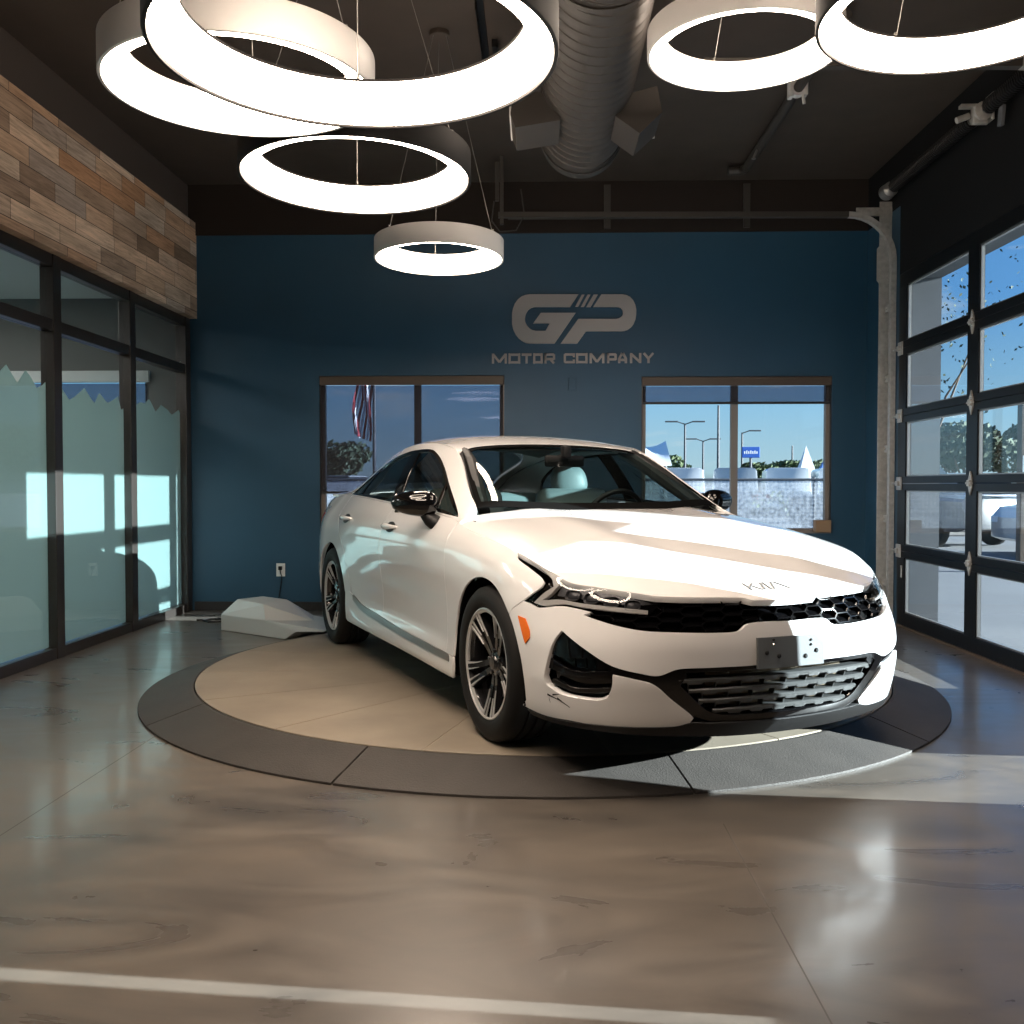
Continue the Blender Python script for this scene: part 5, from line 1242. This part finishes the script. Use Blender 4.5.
def vehicle(loc, rz, kind, mat, label, group=None):
    o = tag(empty({'suv': 'parked_suv', 'van': 'parked_van', 'pickup': 'parked_pickup', 'sedan': 'parked_car'}[kind], loc, rz), label, 'car', group)
    L, Wd, H = {'suv': (4.6, 1.85, 1.68), 'van': (5.4, 1.95, 2.0), 'pickup': (5.4, 1.95, 1.85), 'sedan': (4.6, 1.8, 1.42)}[kind]
    def loft(name, prof, w0, w1, m, par, zt):
        """side outline (x, z) given a rounded cross-section"""
        b = MB(); n = len(prof); V = []
        zmin = min(z for x, z in prof); zmax = max(z for x, z in prof)
        for y, k in ((-1, .90), (-.90, 1), (.90, 1), (1, .90)):
            for x, z in prof:
                f = (z-zmin)/(zmax-zmin); V.append((x*(.985 if k < 1 else 1), y*(w0+(w1-w0)*f)/2, zmin+(z-zmin)*(k if k < 1 else 1)+(1-k)*.02))
        b.add(V, [(i*n+j, i*n+(j+1) % n, (i+1)*n+(j+1) % n, (i+1)*n+j) for i in range(3) for j in range(n)]+[tuple(range(n)), tuple(3*n+j for j in range(n))])
        return b.build(name, m, par, smooth=True, angle=30)
    h = L/2
    body_ = {'suv': [(-h, .35), (-h, .95), (-h+.1, 1.02), (h-1.3, 1.02), (h-.15, .90), (h, .70), (h, .32), (h-.2, .25), (-h+.2, .25)],
             'van': [(-h, .35), (-h, 1.05), (h-1.0, 1.05), (h-.1, .85), (h, .6), (h, .3), (h-.2, .25), (-h+.2, .25)],
             'pickup': [(-h, .45), (-h, 1.08), (h-1.5, 1.10), (h-.1, 1.02), (h, .75), (h, .40), (h-.2, .34), (-h+.2, .34)],
             'sedan': [(-h, .40), (-h, .90), (-h+.7, .95), (h-1.2, .92), (h-.1, .72), (h, .55), (h, .28), (h-.2, .2), (-h+.2, .2)]}[kind]
    cab = {'suv': [(-h+.06, 1.0), (-h+.35, H), (h-2.0, H), (h-1.25, 1.0)], 'van': [(-h+.02, 1.03), (-h+.1, H), (h-1.6, H), (h-.9, 1.03)],
           'pickup': [(-.55, 1.08), (-.40, H), (h-2.3, H), (h-1.55, 1.08)], 'sedan': [(-h+.5, .93), (-h+1.2, H), (h-2.2, H), (h-1.15, .91)]}[kind]
    loft('body', body_, Wd, Wd, mat, o, H)
    loft('windows', cab, Wd*.93, Wd*.76, 'car_glass', o, H) if kind != 'van' else loft('cargo_box', cab, Wd*.97, Wd*.90, mat, o, H)
    tp = [(x, z) for x, z in cab]; rf = MB(); rf.bb(cab[1][0]+.03, cab[2][0]-.03, -Wd*.37, Wd*.37, H-.015, H+.03, bev=.012); rf.build('roof', mat, o)
    for x in (-h+.85, h-.9):
        for s in (-1, 1):
            b = MB(); b.lathe([(0, -.1), (.33, -.1), (.345, -.08), (.345, .08), (.33, .1), (.21, .1), (.20, .07), (0, .07)], 20, 'y', (x, s*(Wd/2-.09), .345)); 
            if s < 0: b.v = [(a, 2*s*(Wd/2-.09)-c, e) for a, c, e in b.v]
            b.build('wheel', 'tire_rubber', o, smooth=True, angle=40)
    for s in (-1, 1):
        b = MB(); b.bb(-h-.01, -h+.03, s*Wd*.33, s*Wd*.47, .72, .92, bev=.008); b.build('tail_lamp', 'tail_red', o)
        b = MB(); b.bb(h-.10, h+.005, s*Wd*.30, s*Wd*.46, .60, .72, bev=.008); b.build('headlamp', 'canvas_white', o)
    return o
cars = [(6.4, 'van', 'car_white'), (8.6, 'van', 'car_silver'), (10.8, 'van', 'car_white'), (13.0, 'van', 'car_white'), (-8.5, 'suv', 'car_silver')]
nm = ['white van beyond the fence in the left half of the right window', 'silver van beyond the fence near the centre mullion', 'white van beyond the fence under the blue sign',
      'white van beyond the fence at the right of the right window', 'silver suv parked beyond the fence, farthest left']
for (x, k, mt), l in zip(cars, nm): vehicle((x, 44, GZ), R(80), k, mt, l, 'cars parked beyond the fence')
vehicle((11.0, 18.4, GZ), R(178), 'suv', 'car_silver', 'silver suv parked outside the garage door, behind its right column of panes', 'cars outside the garage door')
pk = vehicle((8.3, 23.0, GZ), R(-64), 'pickup', 'car_dark', 'dark pickup parked outside, behind the left column of garage door panes', 'cars outside the garage door')
vehicle((13.6, 34, GZ), R(170), 'suv', 'car_white', 'white suv farther back, between the dark pickup and the silver suv', 'cars outside the garage door')
# trees: trunk, branches and many small leaves
def leaves(b, c, rad, n, size, rng):
    for _ in range(n):
        while True:
            p = Vector((rng.uniform(-1, 1), rng.uniform(-1, 1), rng.uniform(-1, 1)))
            if p.length < 1: break
        p = p.normalized()*p.length**.4
        q = Vector((c[0]+p.x*rad[0], c[1]+p.y*rad[1], c[2]+p.z*rad[2]))
        a = Vector((rng.gauss(0, 1), rng.gauss(0, 1), rng.gauss(0, 1))).normalized(); u = a.orthogonal().normalized(); v = a.cross(u); s = size*rng.uniform(.6, 1.3)
        b.add([q-u*s, q+v*s*.5, q+u*s, q-v*s*.5], [(0, 1, 2, 3)])
def tree(loc, h, crown, n, size, mat, label, seed, group=None, spread=1.0, name='tree', thick=1.0):
    rng = random.Random(seed)
    o = tag(empty(name, loc), label, 'tree', group)
    b = MB(); b.tube([(0, 0, 0), (.02*h, 0, h*.3), (0, .02*h, h*.62)], [h*.035*thick, h*.026*thick, h*.014*thick], n=8)
    br = []
    for k in range(6):
        a = k*1.05+rng.uniform(-.3, .3); e = (math.cos(a)*crown*.6, math.sin(a)*crown*.6, h*rng.uniform(.6, .9)); br.append(e)
        b.tube([(0.01*h, 0, h*.30), (e[0]*.5, e[1]*.5, h*.52), e], [h*.016*thick, h*.010*thick, h*.004*thick], n=6)
    b.build('trunk', 'bark', o, smooth=True)
    f = MB()
    for e in br+[(0, 0, h*.86), (0, 0, h*.68)]: leaves(f, e, (crown*.52, crown*.52, h*.18), n//8, size, rng)
    f.build('crown', mat, o)
    return o
tree((-11.5, 55, GZ), 3.6, 1.9, 1500, .22, 'leaf_dark', 'dark bushy tree behind the shade cloth of the left window', 1)
for i, (x, y, h, l) in enumerate([(10.0, 75, 3.4, 'low green tree on the skyline in the left half of the right window'), (15.4, 70, 2.7, 'low green tree on the skyline under the blue sign'),
                                  (18.4, 73, 3.0, 'low green tree on the skyline left of the white peaked tent'), (22.6, 80, 3.2, 'low green tree on the skyline behind the blue peaked tent')]):
    tree((x, y, GZ), h, h*.50, 1500, .22, 'leaf_green', l, i+4, 'trees on the skyline behind the fence')
tree((21.2, 50, GZ), 4.3, 3.2, 2600, .22, 'leaf_dark', 'big rounded dark tree seen through the garage door, left column of panes', 31)
tree((25.8, 52, GZ), 4.5, 1.6, 1200, .20, 'leaf_dark', 'dark tree at the right edge of the picture, behind the garage door', 32)
tree((4.72, 12.6, GZ), 4.6, 1.5, 800, .030, 'leaf_dark', 'slender tree with sparse leaves close outside the garage door', 34, name='young_tree', thick=.3)
# hedge row and weeds at the edge of the lot
rng = random.Random(5); hb = MB()
for k in range(26): leaves(hb, (9.2+k*.75+rng.uniform(-.2, .2), 40+rng.uniform(-.5, .5), .35), (.7, .6, .6), 60, .12, rng)
tag(hb.build('hedge', 'leaf_green'), 'low hedge along the far side of the lot outside the garage door', 'hedge')
gb = MB()
for k in range(1500):
    x = rng.uniform(8.2, 12.0); y = 15.6+rng.uniform(-.7, .9)+(x-9)*.1; h = rng.uniform(.15, .5); a = rng.uniform(0, PI); w = .02
    dx, dy = math.cos(a)*w, math.sin(a)*w; lx, ly = rng.uniform(-.12, .12), rng.uniform(-.12, .12)
    gb.add([(x-dx, y-dy, GZ), (x+dx, y+dy, GZ), (x+lx, y+ly, GZ+h)], [(0, 1, 2)])
tag(gb.build('grass', 'grass_dry'), 'tall dry grass beside the lot outside the garage door', 'grass', kind='stuff')
b = MB(); b.bb(8.6, 40, 16.0, 18.0, GZ, GZ+.10, bev=.03); b.bb(8.6, 60, 25.5, 26.2, GZ, GZ+.12, bev=.03)
tag(b.build('kerb', 'stucco'), 'pale concrete kerb across the lot outside the garage door', 'kerb', kind='structure')
sp_ = tag(empty('sign_post', (at(1016, 15), 15, GZ)), 'brown square post outside the right column of garage door panes', 'post')
b = MB(); b.bb(-.07, .07, -.07, .07, 0, 2.6, bev=.01); b.build('post', 'bark', sp_)
b = MB(); b.bb(-.05, .55, -.085, -.072, 1.45, 1.75, bev=.004); b.build('sign_board', 'canvas_white', sp_)
# flag on its pole behind the left window
fl = tag(empty('flag_pole', (-2.36, 14, GZ)), 'flag with red and white stripes hanging on a pole behind the left window', 'flag')
b = MB(); b.tube([(0, 0, 0), (0, 0, 4.6)], [.03, .018], n=8); b.build('pole', 'pole_grey', fl)
for k in range(7):
    b = MB(); V = []; x0 = -.03-.036*k
    for i in range(12):
        t = i/11; z = 3.15-1.22*t+.12*k/7; wv = .02*math.sin(9*t+k*.8)
        V += [(x0+wv+.02*math.sin(5*t), .03*math.sin(6*t+k), z), (x0-.036+wv+.02*math.sin(5*t), .03*math.sin(6*t+k+1), z)]
    b.add(V, [(2*i, 2*i+1, 2*i+3, 2*i+2) for i in range(11)]); b.build('stripe', 'flag_red' if k % 2 == 0 else 'canvas_white', fl, smooth=True)
# ================================================================ daylight
sd = bpy.data.lights.new('sun', 'SUN'); so = bpy.data.objects.new('sun', sd); COL.objects.link(so)
so.location = (30, -3, 8)
so.rotation_euler = Vector((-1, .095, -.244)).to_track_quat('-Z', 'Y').to_euler()
sd.energy = 34; sd.angle = R(.25); sd.color = (.90, .97, 1.0)
w = bpy.data.worlds.new('sky'); SC.world = w; w.use_nodes = True
nt = w.node_tree; bg = nt.nodes['Background']; bg.inputs[1].default_value = 1.0
tc = nt.nodes.new('ShaderNodeTexCoord'); sx = nt.nodes.new('ShaderNodeSeparateXYZ'); nt.links.new(tc.outputs['Generated'], sx.inputs[0])
gr_ = ramp(nt, sx.outputs[2], [(0, (.30, .36, .40)), (.012, (.50, .72, .82)), (.08, (.34, .64, .90)), (.17, (.16, .44, .90)), (.35, (.12, .36, .82)), (1, (.07, .22, .58))])
mp = nt.nodes.new('ShaderNodeMapping'); mp.inputs['Scale'].default_value = (2.2, 2.2, 11); nt.links.new(tc.outputs['Generated'], mp.inputs[0])
nz = tex(nt, 'Noise', Scale=2.6, Detail=9, Roughness=.62, Distortion=.5); nt.links.new(mp.outputs[0], nz.inputs['Vector'])
cl = ramp(nt, nz.outputs['Fac'], [(.54, (0, 0, 0)), (.76, (.8, .8, .8))])
col = mixc(nt, gr_.outputs[0], (.80, .88, .92), cl.outputs[0]); nt.links.new(col, bg.inputs[0])
SC.view_settings.exposure = 0.0
